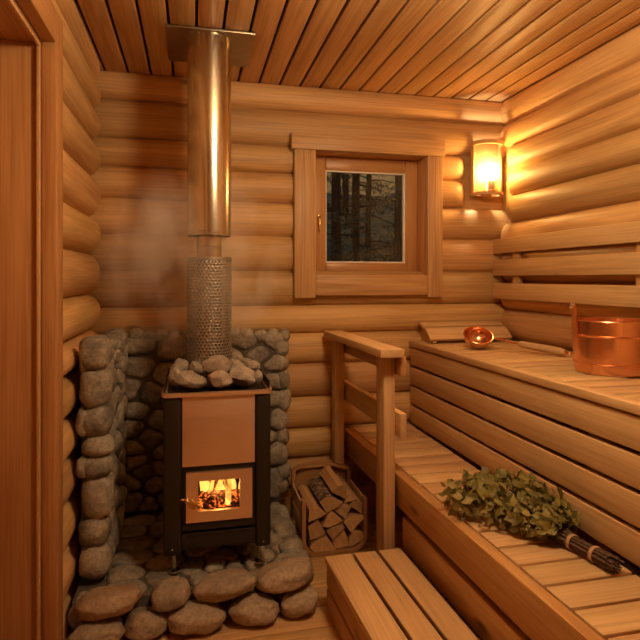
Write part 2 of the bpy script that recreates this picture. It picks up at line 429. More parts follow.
SB = [2.19, 2.05, 1.868, 1.73, 1.58, 1.41, 1.235, 1.06, 0.92, 0.764, 0.594, 0.435, 0.284, 0.13, -0.03]
SR = [2.18, 2.04, 1.915, 1.78, 1.645, 1.50, 1.34, 1.18, 1.03, 0.87, 0.71, 0.55, 0.39, 0.23, 0.08, -0.07]
SL = [2.22, 2.093, 1.966, 1.82, 1.66, 1.478, 1.31, 1.127, 0.967, 0.85, 0.70, 0.56, 0.41, 0.25, 0.09, -0.07]

put_b = lambda a, d, z: (a, YB - d, min(max(z, 0), ZC))
put_r = lambda a, d, z: (XR - d, a, min(max(z, 0), ZC))
put_l = lambda a, d, z: (XL + d * (1.28 if d > 0 else 1), a, min(max(z, 0), ZC))
put_f = lambda a, d, z: (a, YF + d, min(max(z, 0), ZC))

WX0, WX1 = 0.592, 1.222           # window opening
mb = MB(); slabs(mb, put_b, XL - .09, XR + .09, (WX0, WX1, 1.205, 1.868))
for i in range(len(SB) - 1):
    z1, z0 = SB[i], SB[i + 1]
    if 1.235 - 1e-3 <= z0 and z1 <= 1.868 + 1e-3:
        log_piece(mb, z0, z1, XL, WX0, put_b, seed=i)
        if z0 >= 1.57: log_piece(mb, z0, z1, WX1, 1.462, put_b, r1=True, seed=i + 40)
        else: log_piece(mb, z0, z1, WX1, XR, put_b, seed=i + 40)
    else:
        log_piece(mb, z0, z1, XL, XR, put_b, seed=i)
struct('wall_back', mb, M['logX'], 'back wall of round orange pine logs with the small window', 'wall')

mb = MB(); slabs(mb, put_r, YF - .09, YB)
for i in range(len(SR) - 1):
    z1, z0 = SR[i], SR[i + 1]
    if z0 >= 1.49 and z1 <= 1.93: log_piece(mb, z0, z1, YF, 2.715, put_r, r1=True, seed=i + 80)
    else: log_piece(mb, z0, z1, YF, YB - .01, put_r, r1=True, seed=i + 80)
struct('wall_right', mb, M['logY'], 'right wall of round pine logs above the upper bench', 'wall')

DY0, DY1, DZ = 1.02, 1.83, 1.93
mb = MB(); slabs(mb, put_l, YF - .09, YB, (DY0, DY1, -0.02, DZ))
for i in range(len(SL) - 1):
    z1, z0 = SL[i], SL[i + 1]
    log_piece(mb, z0, z1, DY1, 2.745, put_l, r1=True, seed=i + 120)
    log_piece(mb, z0, z1, YF, DY0, put_l, seed=i + 160)
    if z1 > DZ: log_piece(mb, z0, z1, DY0, DY1, put_l, clip=(DZ, 9), seed=i + 120)
struct('wall_left', mb, M['logY'], 'left wall of round logs with axe-rounded ends at the back corner', 'wall')

mb = MB(); slabs(mb, put_f, XL - .09, XR + .09)
for i in range(len(SB) - 1): log_piece(mb, SB[i + 1], SB[i], XL, XR, put_f, seed=i + 200)
struct('wall_front', mb, M['logX'], 'log wall behind the viewer', 'wall')

# ceiling: boards running front to back with dark gaps
mb = MB(); x = XL - 0.03; i = 0
while x < XR + 0.05:
    mb.box(x, x + 0.092, YF, YB, ZC, ZC + 0.02, bev=0.004, seg=2); x += 0.1035
struct('ceiling', mb, M['boardY'], 'ceiling of pine boards with dark gaps running to the back wall', 'ceiling')
mb = MB(); mb.box(XL - .1, XR + .1, YF - .1, YB + .1, ZC + .021, ZC + .05, bev=0)
struct('trim_1', mb, plain('ceiling_void', (0.05, 0.025, 0.012), 0.9), 'dark backing above the ceiling boards', 'ceiling backing')
# floor: boards running left to right
mb = MB(); y = YF - .02
while y < YB:
    mb.box(XL - .02, XR, y, y + 0.117, -0.025, 0, bev=0.003); y += 0.12
struct('floor', mb, M['boardX'], 'pine plank floor with boards running left to right', 'floor')
mb = MB(); mb.box(XL - .1, XR + .1, YF - .1, YB + .1, -0.06, -0.026, bev=0)
struct('trim_2', mb, M['mortar'], 'dark sub-floor showing in the floor gaps', 'sub-floor')

# ------------------------------------------------------------------ door opening on the left
mb = MB()
mb.box(-0.66, -0.44, DY1 - .029, DY1 - .0005, 0, DZ - .0285, bev=.002)            # far jamb lining facing the viewer
mb.box(-0.66, -0.44, DY0 + .0005, DY0 + .029, 0, DZ - .0285, bev=.002)
struct('trim_3', mb, M['trimZ'], 'wide pine jamb lining of the doorway at the left edge', 'door jamb')
mb = MB(); mb.box(-0.66, -0.44, DY0 + .0005, DY1 - .0005, DZ - .028, DZ - .0005, bev=.002)
struct('trim_4', mb, M['trimY'], 'pine lining over the doorway, top left', 'door head')
mb = MB()
mb.box(-0.449, -0.440, DY1 - .041, DY1 - .0295, 0, DZ - .041, bev=.002)
mb.box(-0.449, -0.440, DY0 + .03, DY1 - .0295, DZ - .0405, DZ - .0285, bev=.002)
struct('trim_5', mb, M['boardZ'], 'thin light bead along the doorway lining', 'door bead')
mb = MB()
mb.box(-0.439, -0.398, DY1 - .024, DY1 + .072, 0, DZ + .08, bev=.004)
mb.box(-0.439, -0.398, DY0 - .072, DY0 + .024, 0, DZ + .08, bev=.004)
struct('trim_6', mb, M['trimZ'], 'upright pine casing board beside the doorway', 'door casing')
mb = MB(); mb.box(-0.439, -0.398, DY0 + .0245, DY1 - .0245, DZ - .022, DZ + .08, bev=.004)
struct('trim_7', mb, M['trimY'], 'pine casing board across the top of the doorway', 'door casing')
dr = thing('door_1', 'closed pine board door set deep in the left doorway', 'door', (-0.64, 1.41, 0)); dr['kind'] = 'structure'
mb = MB()
yy = DY0 + .032
while yy < DY1 - .05:
    mb.box(-0.655, -0.62, yy, min(yy + .108, DY1 - .032), 0.004, DZ - .032, bev=.004); yy += .11
part('door_leaf', mb, M['trimZ'], dr)

# ------------------------------------------------------------------ window
mb = MB()
mb.box(0.480, 1.302, 2.700, 2.752, 1.840, 1.924, bev=.004)
struct('trim_8', mb, M['boardX'], 'wide pine head board over the small window', 'window trim')
mb = MB()
mb.box(0.496, 0.604, 2.706, 2.752, 1.10, 1.8395, bev=.004)
mb.box(1.206, 1.290, 2.706, 2.752, 1.10, 1.8395, bev=.004)
struct('trim_9', mb, M['boardZ'], 'upright pine trim boards either side of the window', 'window trim')
mb = MB(); mb.box(0.6045, 1.2055, 2.708, 2.752, 1.112, 1.214, bev=.004)
struct('trim_10', mb, M['boardX'], 'pine trim board under the window', 'window trim')
mb = MB()
mb.box(0.594, 0.6035, 2.753, 2.95, 1.207, 1.866, bev=.001)
mb.box(1.2065, 1.2195, 2.753, 2.95, 1.207, 1.866, bev=.001)
mb.box(0.604, 1.206, 2.753, 2.95, 1.206, 1.215, bev=.001)
mb.box(0.604, 1.206, 2.753, 2.95, 1.842, 1.866, bev=.001)
struct('trim_11', mb, M['sashZ'], 'pine reveal boxing around the window', 'window reveal')
w = thing('window_1', 'small square window with reddish pine sash looking onto a dark forest', 'window', (0.907, 2.87, 1.215)); w['kind'] = 'structure'
mb = MB()
mb.box(0.6045, 0.688, 2.845, 2.895, 1.2155, 1.8415, bev=.005); mb.box(1.136, 1.2055, 2.845, 2.895, 1.2155, 1.8415, bev=.005)
part('sash_stile', mb, M['sashZ'], w)
mb = MB()
mb.box(0.6885, 1.1355, 2.846, 2.894, 1.2155, 1.280, bev=.005); mb.box(0.6885, 1.1355, 2.846, 2.894, 1.770, 1.8415, bev=.005)
part('sash_rail', mb, M['sashX'], w)
mb = MB(); g = .008
mb.box(0.688, 1.136, 2.848, 2.872, 1.2805, 1.2805 + g, bev=.002); mb.box(0.688, 1.136, 2.848, 2.872, 1.7695 - g, 1.7695, bev=.002)
mb.box(0.6885, 0.6885 + g * .6, 2.848, 2.872, 1.2805 + g, 1.7695 - g, bev=.001); mb.box(1.1355 - g * 1.5, 1.1355, 2.848, 2.872, 1.2805 + g, 1.7695 - g, bev=.002)
part('gasket', mb, M['gasket'], w, label='pale glazing strip around the pane')
mb = MB(); mb.box(0.69, 1.134, 2.868, 2.872, 1.283, 1.768, bev=0)
part('glass_pane', mb, M['glass'], w)
mb = MB()
mb.box(0.642, 0.658, 2.836, 2.846, 1.475, 1.535, bev=.004); mb.tube([(0.65, 2.84, 1.52), (0.65, 2.822, 1.52), (0.65, 2.818, 1.512), (0.65, 2.818, 1.44)], [.006, .006, .0065, .005], n=10)
part('window_handle', mb, M['brass'], w, label='small brass lever handle')

# ------------------------------------------------------------------ stone surround
def clip_poly(poly, px, py, nx, ny):
    out = []
    for i in range(len(poly)):
        a, b = poly[i], poly[(i + 1) % len(poly)]
        da = (a[0] - px) * nx + (a[1] - py) * ny; db = (b[0] - px) * nx + (b[1] - py) * ny
        if da <= 0: out.append(a)
        if da * db < 0:
            t = da / (da - db); out.append((a[0] + (b[0] - a[0]) * t, a[1] + (b[1] - a[1]) * t))
    return out
def centroid(p):
    A = cx = cy = 0
    for i in range(len(p)):
        x0, y0 = p[i]; x1, y1 = p[(i + 1) % len(p)]; k = x0 * y1 - x1 * y0
        A += k; cx += (x0 + x1) * k; cy += (y0 + y1) * k
    if abs(A) < 1e-9: return p[0]
    return cx / (3 * A), cy / (3 * A)
def voronoi(w, h, n, seed, asp=1.3, iters=4):
    """rounded packing of n cells in a w x h rectangle; cells wider than tall by asp"""
    r = random.Random(seed); W = w / asp
    pts = [(r.uniform(0, W), r.uniform(0, h)) for _ in range(n)]
    cells = []
    for it in range(iters + 1):
        cells = []
        for i, p in enumerate(pts):
            poly = [(0, 0), (W, 0), (W, h), (0, h)]
            for j, q in enumerate(pts):
                if j == i: continue
                poly = clip_poly(poly, (p[0] + q[0]) / 2, (p[1] + q[1]) / 2, q[0] - p[0], q[1] - p[1])
                if not poly: break
            cells.append(poly)
        if it < iters: pts = [centroid(c) if len(c) > 2 else p for c, p in zip(cells, pts)]
    return [[(x * asp, y) for x, y in c] for c in cells if len(c) > 2]
def dome(mb, poly, put, H, seed, gap=0.006, K=26):
    cx, cy = centroid(poly); rad = []
    for k in range(K):
        a = 2 * PI * k / K; dx, dy = math.cos(a), math.sin(a); best = 9
        for i in range(len(poly)):
            x0, y0 = poly[i]; x1, y1 = poly[(i + 1) % len(poly)]
            ex, ey = x1 - x0, y1 - y0; den = dx * ey - dy * ex
            if abs(den) < 1e-9: continue
            t = ((x0 - cx) * ey - (y0 - cy) * ex) / den; s_ = ((x0 - cx) * dy - (y0 - cy) * dx) / den
            if t > 0 and -1e-6 <= s_ <= 1 + 1e-6: best = min(best, t)
        rad.append(best)
    for _ in range(3): rad = [min(rad[k], .25 * rad[k - 1] + .5 * rad[k] + .25 * rad[(k + 1) % K]) * .6 + .4 * (.25 * rad[k - 1] + .5 * rad[k] + .25 * rad[(k + 1) % K]) for k in range(K)]
    rad = [max(.01, q - gap) for q in rad]
    rings = 8; vs = []; fs = []
    for j in range(rings):
        a = j / rings * PI / 2
        ro = math.cos(a) ** 0.62; hh = math.sin(a) ** 0.85
        for k in range(K):
            an = 2 * PI * k / K; q = rad[k] * ro
            u, v = cx + q * math.cos(an), cy + q * math.sin(an)
            d = H * hh * (1 + .35 * mnoise.noise(Vector((u * 14, v * 14, seed)))) + .004 * mnoise.noise(Vector((u * 45, v * 45, seed + 5)))
            vs.append(put(u, v, d - .006))
    vs.append(put(cx, cy, H * (1 + .35 * mnoise.noise(Vector((cx * 14, cy * 14, seed)))) - .006))
    for j in range(rings - 1):
        for k in range(K): fs.append((j * K + k, j * K + (k + 1) % K, (j + 1) * K + (k + 1) % K, (j + 1) * K + k))
    t = len(vs) - 1
    for k in range(K): fs.append(((rings - 1) * K + k, (rings - 1) * K + (k + 1) % K, t))
    mb.add(vs, fs)
def boulder(mb, c, rad, seed, rot=(0, 0, 0), power=2.4, amp=0.16, facets=0, sub=3):
    bm = bmesh.new(); bmesh.ops.create_icosphere(bm, subdivisions=sub, radius=1)
    r = random.Random(seed); pl = []
    for _ in range(facets):
        n = Vector((r.gauss(0, 1), r.gauss(0, 1), r.gauss(0, 1))).normalized(); pl.append((n, r.uniform(.58, .86)))
    E3 = Euler(rot).to_matrix()
    for v in bm.verts:
        p = v.co.normalized()
        if not facets:
            k = (abs(p.x) ** power + abs(p.y) ** power + abs(p.z) ** power) ** (-1 / power); p = p * k
        for n, d in pl:
            q = p.dot(n)
            if q > d: p = p - n * (q - d) * .93
        p = p * (1 + amp * mnoise.noise(p * 1.3 + Vector((seed * 3.1, seed * 1.7, 0))) + amp * .25 * mnoise.noise(p * 4 + Vector((0, seed * 2.3, 0))))
        p = E3 @ Vector((p.x * rad[0], p.y * rad[1], p.z * rad[2]))
        v.co = p + Vector(c)
    mb.bm(bm); bm.free()

HZ = 0.125     # hearth slab height
sur = thing('stone_surround', 'grey river-stone hearth with stone back wall and side wall around the stove', 'stone hearth', (0.03, 2.35, 0))
mb = MB(); mb.box(-0.395, 0.415, 1.99, 2.735, 0.0, HZ - .012, bev=.01)
part('hearth_slab', mb, M['mortar'], sur)
mb = MB()
for i, c in enumerate(voronoi(0.72, 0.66, 46, 3, 1.25)):
    dome(mb, c, lambda u, v, d: (-0.305 + u, 1.995 + v, HZ - .008 + d), R.uniform(.014, .026), i)
for i, (x_, y_, z_, a, b, c) in enumerate([(0.415, 2.12, .075, .042, .07, .058), (.412, 2.265, .07, .040, .07, .052), (.408, 2.41, .078, .042, .07, .058), (.408, 2.56, .075, .040, .07, .06), (-.36, 2.02, .065, .045, .05, .06), (.37, 2.06, .115, .05, .045, .03), (.385, 2.19, .12, .05, .06, .03), (.38, 2.33, .12, .045, .065, .03)]):
    boulder(mb, (x_, y_, z_), (a, b, c), 60 + i)
part('hearth_cobbles', mb, M['cobble'], sur, smooth=60)
mb = MB(); mb.box(-0.33, 0.43, 2.672, 2.735, HZ - .012, 0.925, bev=.01)
part('back_panel', mb, M['mortar'], sur)
mb = MB()
for i, c in enumerate(voronoi(0.76, 0.82, 50, 11, 1.3)):
    dome(mb, c, lambda u, v, d: (-0.315 + u, 2.678 - d, HZ - .005 + v), R.uniform(.028, .045), 100 + i)
xx = -.28
k = 0
while xx < .42:
    wd = R.uniform(.05, .08); boulder(mb, (xx + wd / 2, 2.69, .93 + R.uniform(-.01, .008)), (wd * .55, .04, .032), 300 + k, (0, R.uniform(-.2, .2), 0)); xx += wd; k += 1
zz = .15
while zz < .90:
    hh = min(R.uniform(.07, .11), max(.05, .945 - zz)); boulder(mb, (.432 + R.uniform(-.008, .006), 2.69, zz + hh / 2), (.036, .045, hh * .55), 340 + k); zz += hh; k += 1
part('back_cobbles', mb, M['cobble'], sur, smooth=60)
mb = MB(); mb.box(-0.385, -0.305, 2.115, 2.671, HZ - .012, 0.915, bev=.01)
part('side_panel', mb, M['mortar'], sur)
mb = MB()
for i, c in enumerate(voronoi(0.54, 0.80, 40, 23, 1.05)):
    dome(mb, c, lambda u, v, d: (-0.308 + d, 2.125 + u, HZ + v), R.uniform(.022, .034), 200 + i)
part('side_cobbles', mb, M['cobble'], sur, smooth=60)
mb = MB()
zz = HZ + .01; k = 0
ends = [.115, .10, .15, .075, .07, .105, .135, .12]
for hh in ends:
    wv = R.uniform(-.008, .008); two = k in (3, 5)
    boulder(mb, (-.333 + wv, 2.118, zz + hh / 2), (.054, .052, hh * .54), 400 + k, (0, R.uniform(-.15, .15), R.uniform(-.2, .2)), 2.6)
    if two: boulder(mb, (-.375, 2.11, zz + hh / 2), (.024, .04, hh * .5), 430 + k)
    zz += hh * .985; k += 1
boulder(mb, (-.372, 2.15, .90), (.022, .05, .06), 470)
yy = 2.2
while yy < 2.68:
    wd = R.uniform(.06, .10); boulder(mb, (-.335, yy, .925 + R.uniform(-.012, .01)), (.05, wd * .56, .036), 480 + k, (R.uniform(-.2, .2), 0, 0)); yy += wd; k += 1
part('end_cobbles', mb, M['cobble'], sur, smooth=60)
FRONT = [(-.268, 1.965, .120, .106, .062, .036, -.08), (-.070, 1.965, .120, .066, .060, .040, -.18), (.112, 1.965, .125, .104, .064, .038, -.12), (.328, 1.985, .126, .106, .068, .042, -.14),
         (-.302, 1.930, .040, .082, .060, .036, 0), (-.150, 1.94, .046, .066, .060, .043, 0), (.014, 1.935, .044, .094, .062, .042, .08), (.212, 1.94, .042, .088, .060, .040, .06), (.372, 1.955, .042, .072, .060, .040, -.2)]
for i, (x_, y_, z_, a, b, c, t) in enumerate(FRONT):
    mb = MB(); boulder(mb, (x_, y_, z_), (a, b, c), 500 + i, (0, t, 0), 2.35, .2, sub=4)
    part('hearth_stone', mb, M['hearthrock'], sur, smooth=80)

# ------------------------------------------------------------------ stove
SX0, SX1, SY0, SY1, SZ0, SZ1 = -0.10, 0.286, 2.05, 2.44, 0.205, 0.772
st = thing('wood_stove', 'black sauna stove with copper front and a fire behind its glass door', 'stove', (0.093, 2.245, 0.14))
mb = MB()
mb.box(SX0, -0.036, SY0 - .004, SY1, SZ0, SZ1, bev=.012, seg=3)
part('side_panel', mb, M['black'], st)
mb = MB(); mb.box(0.229, SX1, SY0 - .004, SY1, SZ0, SZ1, bev=.012, seg=3)
part('side_panel', mb, M['black'], st)
mb = MB(); mb.box(-0.0355, 0.2285, SY1 - .012, SY1, SZ0 + .02, SZ1, bev=.002)
part('back_plate', mb, M['black'], st)
mb = MB(); mb.box(-0.034, 0.227, SY0 + .001, SY0 + .016, 0.520, SZ1 + .001, bev=.002)
for dx in (0.083, 0.103, 0.118): mb.lathe([(0, .002), (.002, .002), (.002, .0), (0, .0)], n=8, mi=1, mat=Matrix.Translation((dx, SY0 + .0012, 0.742)) @ Matrix.Rotation(PI / 2, 4, 'X'))
part('front_panel', mb, [M['copper_panel'], M['gasket']], st, label='copper coloured satin front panel')
mb = MB()   # firebox lining, open to the front
mb.box(-0.035, 0.228, SY0 + .03, SY1 - .013, 0.300, 0.312, bev=0); mb.box(-0.035, 0.228, SY0 + .03, SY1 - .013, 0.505, 0.515, bev=0)
mb.box(-0.035, -0.025, SY0 + .03, SY1 - .013, 0.3125, 0.5045, bev=0); mb.box(0.218, 0.228, SY0 + .03, SY1 - .013, 0.3125, 0.5045, bev=0)
mb.box(-0.0245, 0.2175, 2.33, 2.34, 0.3125, 0.5045, bev=0)
part('firebox', mb, M['firebrick'], st)
mb = MB()   # black face around the door
mb.box(-0.0355, 0.2285, SY0 + .012, SY0 + .028, 0.482, 0.5215, bev=.001)
mb.box(-0.0355, -0.006, SY0 + .012, SY0 + .028, 0.31, 0.4815, bev=.001); mb.box(0.200, 0.2285, SY0 + .012, SY0 + .028, 0.31, 0.4815, bev=.001)
mb.box(-0.0055, 0.1995, SY0 + .012, SY0 + .028, 0.315, 0.338, bev=.001)
part('door_surround', mb, M['black'], st)
dmb = MB()
D0, D1, E0, E1 = -0.0205, 0.2165, 0.3195, 0.4985; G0, G1, F0, F1 = 0.022, 0.172, 0.357, 0.467
A_ = [(D0, E0), (D1, E0), (D1, E1), (D0, E1)]; B_ = [(G0, F0), (G1, F0), (G1, F1), (G0, F1)]
dmb.add([(x_, y_, z_) for y_ in (SY0 - .004, SY0 + .011) for q in (A_, B_) for x_, z_ in q],
        [f for k in range(4) for f in ((k, (k + 1) % 4, 4 + (k + 1) % 4, 4 + k), (8 + k, 12 + k, 12 + (k + 1) % 4, 8 + (k + 1) % 4), (k, 8 + k, 8 + (k + 1) % 4, (k + 1) % 4), (4 + k, 4 + (k + 1) % 4, 12 + (k + 1) % 4, 12 + k))])
door = part('door', dmb, M['copper_panel'], st, label='copper framed fire door')
mb = MB(); mb.box(G0 + .0005, G1 - .0005, SY0 + .004, SY0 + .008, F0 + .0005, F1 - .0005, bev=0)
part('glass_pane', mb, M['fireglass'], st, door)
mb = MB(); pts = []
for i in range(160):
    t = i / 159; a = t * 9 * 2 * PI; rr = .0045 + .0135 * math.sin(PI * t ** .75)
    pts.append((-0.012 + t * .052 - .012, SY0 - .026 + rr * math.cos(a), 0.412 - t * .030 + rr * math.sin(a)))
mb.tube(pts, .0016, n=6)
mb.tube([(-0.034, SY0 - .026, .414), (-0.024, SY0 - .026, .412), (0.03, SY0 - .026, .382), (0.034, SY0 - .02, .380), (0.036, SY0 - .003, .380)], .0025, n=8)
mb.lathe([(0, -.004), (.003, -.003), (.004, 0), (.003, .003), (0, .004)], (-0.036, SY0 - .026, .4145), n=10)
part('door_handle', mb, M['brass'], st, door, label='coiled brass wire handle')
mb = MB()
mb.box(-0.0355, 0.2285, SY0 + .004, SY0 + .02, 0.222, 0.278, bev=.002); mb.box(-0.0355, 0.2285, SY0 + .004, SY0 + .02, 0.288, 0.3145, bev=.002)
mb.box(-0.0355, 0.2285, SY0 + .024, SY0 + .03, 0.215, 0.318, bev=0)
mb.box(-0.02, 0.212, SY0 - .002, SY0 + .0035, 0.274, 0.280, bev=.002)
part('ash_drawer', mb, M['black'], st)
mb = MB(); mb.box(-0.0355, 0.2285, SY0 + .032, SY1 - .013, 0.222, 0.232, bev=0)
part('base_plate', mb, M['black'], st)
# top flange with rounded corners
def rrect(x0, x1, y0, y1, r, n=6):
    p = []
    for cx, cy, a in ((x1 - r, y0 + r, -PI / 2), (x1 - r, y1 - r, 0), (x0 + r, y1 - r, PI / 2), (x0 + r, y0 + r, PI)):
        for i in range(n + 1): p.append((cx + r * math.cos(a + PI / 2 * i / n), cy + r * math.sin(a + PI / 2 * i / n)))
    return p
mb = MB(); o_ = rrect(SX0 - .006, SX1 + .006, SY0 - .012, SY1 + .006, .028); i_ = rrect(SX0 + .012, SX1 - .012, SY0 + .006, SY1 - .012, .02)
k = len(o_); vs = [(*p, z) for z in (.7735, .787) for p in o_] + [(*p, z) for z in (.7735, .787) for p in i_]
fs = []
for j in range(k):
    j2 = (j + 1) % k
    fs += [(j, j2, k + j2, k + j), (2 * k + j, 3 * k + j, 3 * k + j2, 2 * k + j2), (k + j, k + j2, 3 * k + j2, 3 * k + j), (j, 2 * k + j, 2 * k + j2, j2)]
mb.add(vs, fs); part('top_flange', mb, M['copper_panel'], st, label='copper coloured rim around the stone basket')
mb = MB()
mb.box(SX0 + .013, SX1 - .013, SY0 + .007, SY1 - .013, .7735, .779, bev=0)
part('stone_tray', mb, M['black'], st)
mb = MB()
x0, x1, y0, y1 = SX0 + .004, SX1 - .004, SY0 + .002, SY1 - .004
for z in (.800, .816):
    mb.tube([(x0, y0 + .012, z), (x0, y1, z), (x1, y1, z), (x1, y0 + .012, z)], .0022, n=6)
yy = y0 + .012
while yy < y1:
    mb.tube([(x0, yy, .786), (x0, yy, .817)], .0022, n=6); mb.tube([(x1, yy, .786), (x1, yy, .817)], .0022, n=6); yy += .0155
for q in range(25): mb.tube([(x0 + (x1 - x0) * q / 24, y1, .786), (x0 + (x1 - x0) * q / 24, y1, .817)], .0022, n=6)
for q in range(24):
    xa = x0 + .014 + (x1 - x0 - .028) * q / 23
    mb.tube([(xa, y0 + .008, .7875), (xa, y0 + .035, .7875)], .002, n=6)
part('basket_grille', mb, M['black'], st)
for (lx, ly) in ((-.062, 2.085), (.248, 2.085), (-.062, 2.40), (.248, 2.40)):
    mb = MB(); mb.lathe([(0, 0), (.021, 0), (.022, .003), (.021, .007), (.012, .010), (.0075, .012), (.0075, .072), (0, .072)], (lx, ly, .135), n=24)
    part('leg', mb, M['chrome'], st, label='chrome adjustable foot')
for (bx_, bz) in ((-.068, .232), (.258, .228)):
    mb = MB(); mb.lathe([(0, .0065), (.003, .006), (.0048, .003), (.005, 0)], n=14, mat=Matrix.Translation((bx_, SY0 - .0035, bz)) @ Matrix.Rotation(PI / 2, 4, 'X'))
    part('bolt', mb, M['chrome'], st)

# fire in the stove
for i, (a, b, r_) in enumerate([((-.005, 2.13, .348), (.20, 2.16, .352), .021), ((.03, 2.21, .350), (.19, 2.10, .385), .020), ((.075, 2.10, .367), (.085, 2.27, .372), .022)]):
    mb = MB(); A, B = Vector(a), Vector(b); P = [A.lerp(B, t / 8) for t in range(9)]
    mb.tube([p + Vector((0, 0, .002 * mnoise.noise(p * 30))) for p in P], [r_ * (1 + .12 * mnoise.noise(p * 25)) for p in P], n=14)
    solo('burning_log', mb, M['embers'], ['glowing log lying along the bottom of the firebox', 'glowing log leaning crosswise to the right in the firebox', 'round-ended glowing log pointing at the glass in the firebox'][i], 'burning log', 'logs burning in the stove')
mb = MB()
for i in range(60):
    s_ = R.uniform(.007, .014); boulder(mb, (R.uniform(-.012, .205), R.uniform(2.09, 2.3), .318 + R.uniform(0, .012)), (s_, s_, s_ * .8), 700 + i, sub=1)
solo('ember_bed', mb, M['embers'], 'bed of glowing embers under the burning logs', 'embers', kind='stuff')
mb = MB()
for i in range(15):
    fx, fy = R.uniform(.0, .20), R.uniform(2.10, 2.25); H = R.uniform(.06, .135); w_ = R.uniform(.010, .020); ph = R.uniform(0, 6)
    pts, rs = [], []
    for k in range(12):
        t = k / 11
        pts.append((fx + .012 * math.sin(ph + t * 5) * t + (0.09 - fx) * .12 * t, fy + .008 * math.cos(ph + t * 4) * t, .350 + t * H))
        rs.append(max(.0006, w_ * (math.sin(PI * min(1, .22 + t * .78))) ** .9 * (1 - .3 * t)))
    mb.tube(pts, rs, n=10)
solo('flames', mb, M['flame'], 'bright yellow flames behind the stove door glass', 'fire', kind='stuff', smooth=80)

# stones on the stove
KS = [('long reddish flat-topped stone at the front left of the heater stones', -.005, 2.13, .819, .058, .042, .033, .12),
      ('reddish brown stone at the front centre of the heater stones', .099, 2.12, .817, .050, .042, .033, -.1),
      ('big pinkish grey stone at the front right of the heater stones', .190, 2.135, .822, .050, .045, .038, .1),
      ('small red stone between the long front left stone and the big pale top stone', .020, 2.20, .853, .034, .032, .026, .3),
      ('pale grey stone standing at the back left of the heater stones', -.040, 2.23, .846, .030, .032, .040, 0),
      ('largest grey stone heaped highest in the centre of the pile', .092, 2.185, .863, .056, .040, .043, -.2),
      ('grey stone leaning between the highest stone and the front right one', .168, 2.20, .846, .037, .035, .032, .3),
      ('small grey brown stone against the left foot of the mesh guard', .032, 2.255, .866, .026, .024, .020, 0),
      ('grey stone at the right edge, behind the big pinkish grey one', .232, 2.235, .836, .032, .036, .034, .2),
      ('pale pink stone tucked against the right of the mesh guard', .180, 2.285, .866, .034, .030, .028, 0),
      ('small light stone at the far right edge of the basket front', .247, 2.165, .815, .020, .028, .026, 0),
      ('dark reddish stone at the far left edge of the basket', -.066, 2.165, .822, .020, .035, .035, 0),
      ('low grey stone at the back left corner of the basket', -.035, 2.33, .822, .045, .05, .035, 0),
      ('low grey stone at the back right corner of the basket', .215, 2.34, .822, .045, .05, .036, 0),
      ('grey stone in the back row, behind the mesh guard', .09, 2.41, .815, .06, .022, .030, 0)]
UNDER = [(.01, 2.24, .80, .05, .05, .022), (.12, 2.205, .80, .05, .035, .022), (.195, 2.23, .80, .045, .05, .022), (.06, 2.165, .795, .03, .02, .016)]
for i, (lab, x_, y_, z_, a, b, c, t) in enumerate(KS):
    mb = MB(); boulder(mb, (x_, y_, z_), (a * 1.12, b * 1.1, c * 1.12), 600 + i, (.1 * ((i % 3) - 1), t, .4 * ((i % 4) - 1.5)), facets=11, amp=.12, sub=4)
    zmin = min(v[2] for v in mb.v)
    if zmin < .780: mb.v = [(v[0], v[1], v[2] + .780 - zmin) for v in mb.v]
    solo('sauna_stone', mb, M['kiuas'], lab, 'stone', 'heater stones on the stove', smooth=28)
for i, (x_, y_, z_, a, b, c) in enumerate(UNDER):
    mb = MB(); boulder(mb, (x_, y_, z_), (a, b, c), 650 + i, facets=9, amp=.1)
    solo('sauna_stone', mb, M['kiuas'], 'grey stone in the hidden bottom layer under the heaped heater stones', 'stone', 'heater stones of the bottom layer', smooth=28)

# ------------------------------------------------------------------ flue
FX, FY = 0.069, 2.29
fl = thing('flue_pipe', 'shiny steel chimney pipe rising from the stove to the ceiling', 'chimney pipe', (FX, FY, .80))
mb = MB(); mb.lathe([(.084, 1.368), (.0875, 1.370), (.0875, 2.168), (.084, 2.168), (.084, 1.368)], (FX, FY, 0), n=64)
mb.lathe([(.0875, 1.376), (.0892, 1.378), (.0892, 1.383), (.0875, 1.385)], (FX, FY, 0), n=64)
part('outer_pipe', mb, M['steel'], fl)
mb = MB(); mb.lathe([(.0495, .80), (.0495, 1.318), (.0515, 1.320), (.0515, 1.326), (.0495, 1.328), (.0495, 1.42), (.047, 1.42), (.047, .80)], (FX, FY, 0), n=48)
part('inner_pipe', mb, M['steel'], fl)
mb = MB(); mb.box(-.10, .245, 2.19, 2.54, 2.160, 2.1695, bev=.0015)
for dx, dy in ((-.09, 2.2), (.235, 2.2), (-.09, 2.53), (.235, 2.53)): mb.lathe([(0, -.003), (.004, -.002), (.005, 0)], (dx, dy, 2.1598), n=10)
part('ceiling_plate', mb, M['steel_dull'], fl, label='square metal plate where the pipe meets the ceiling')
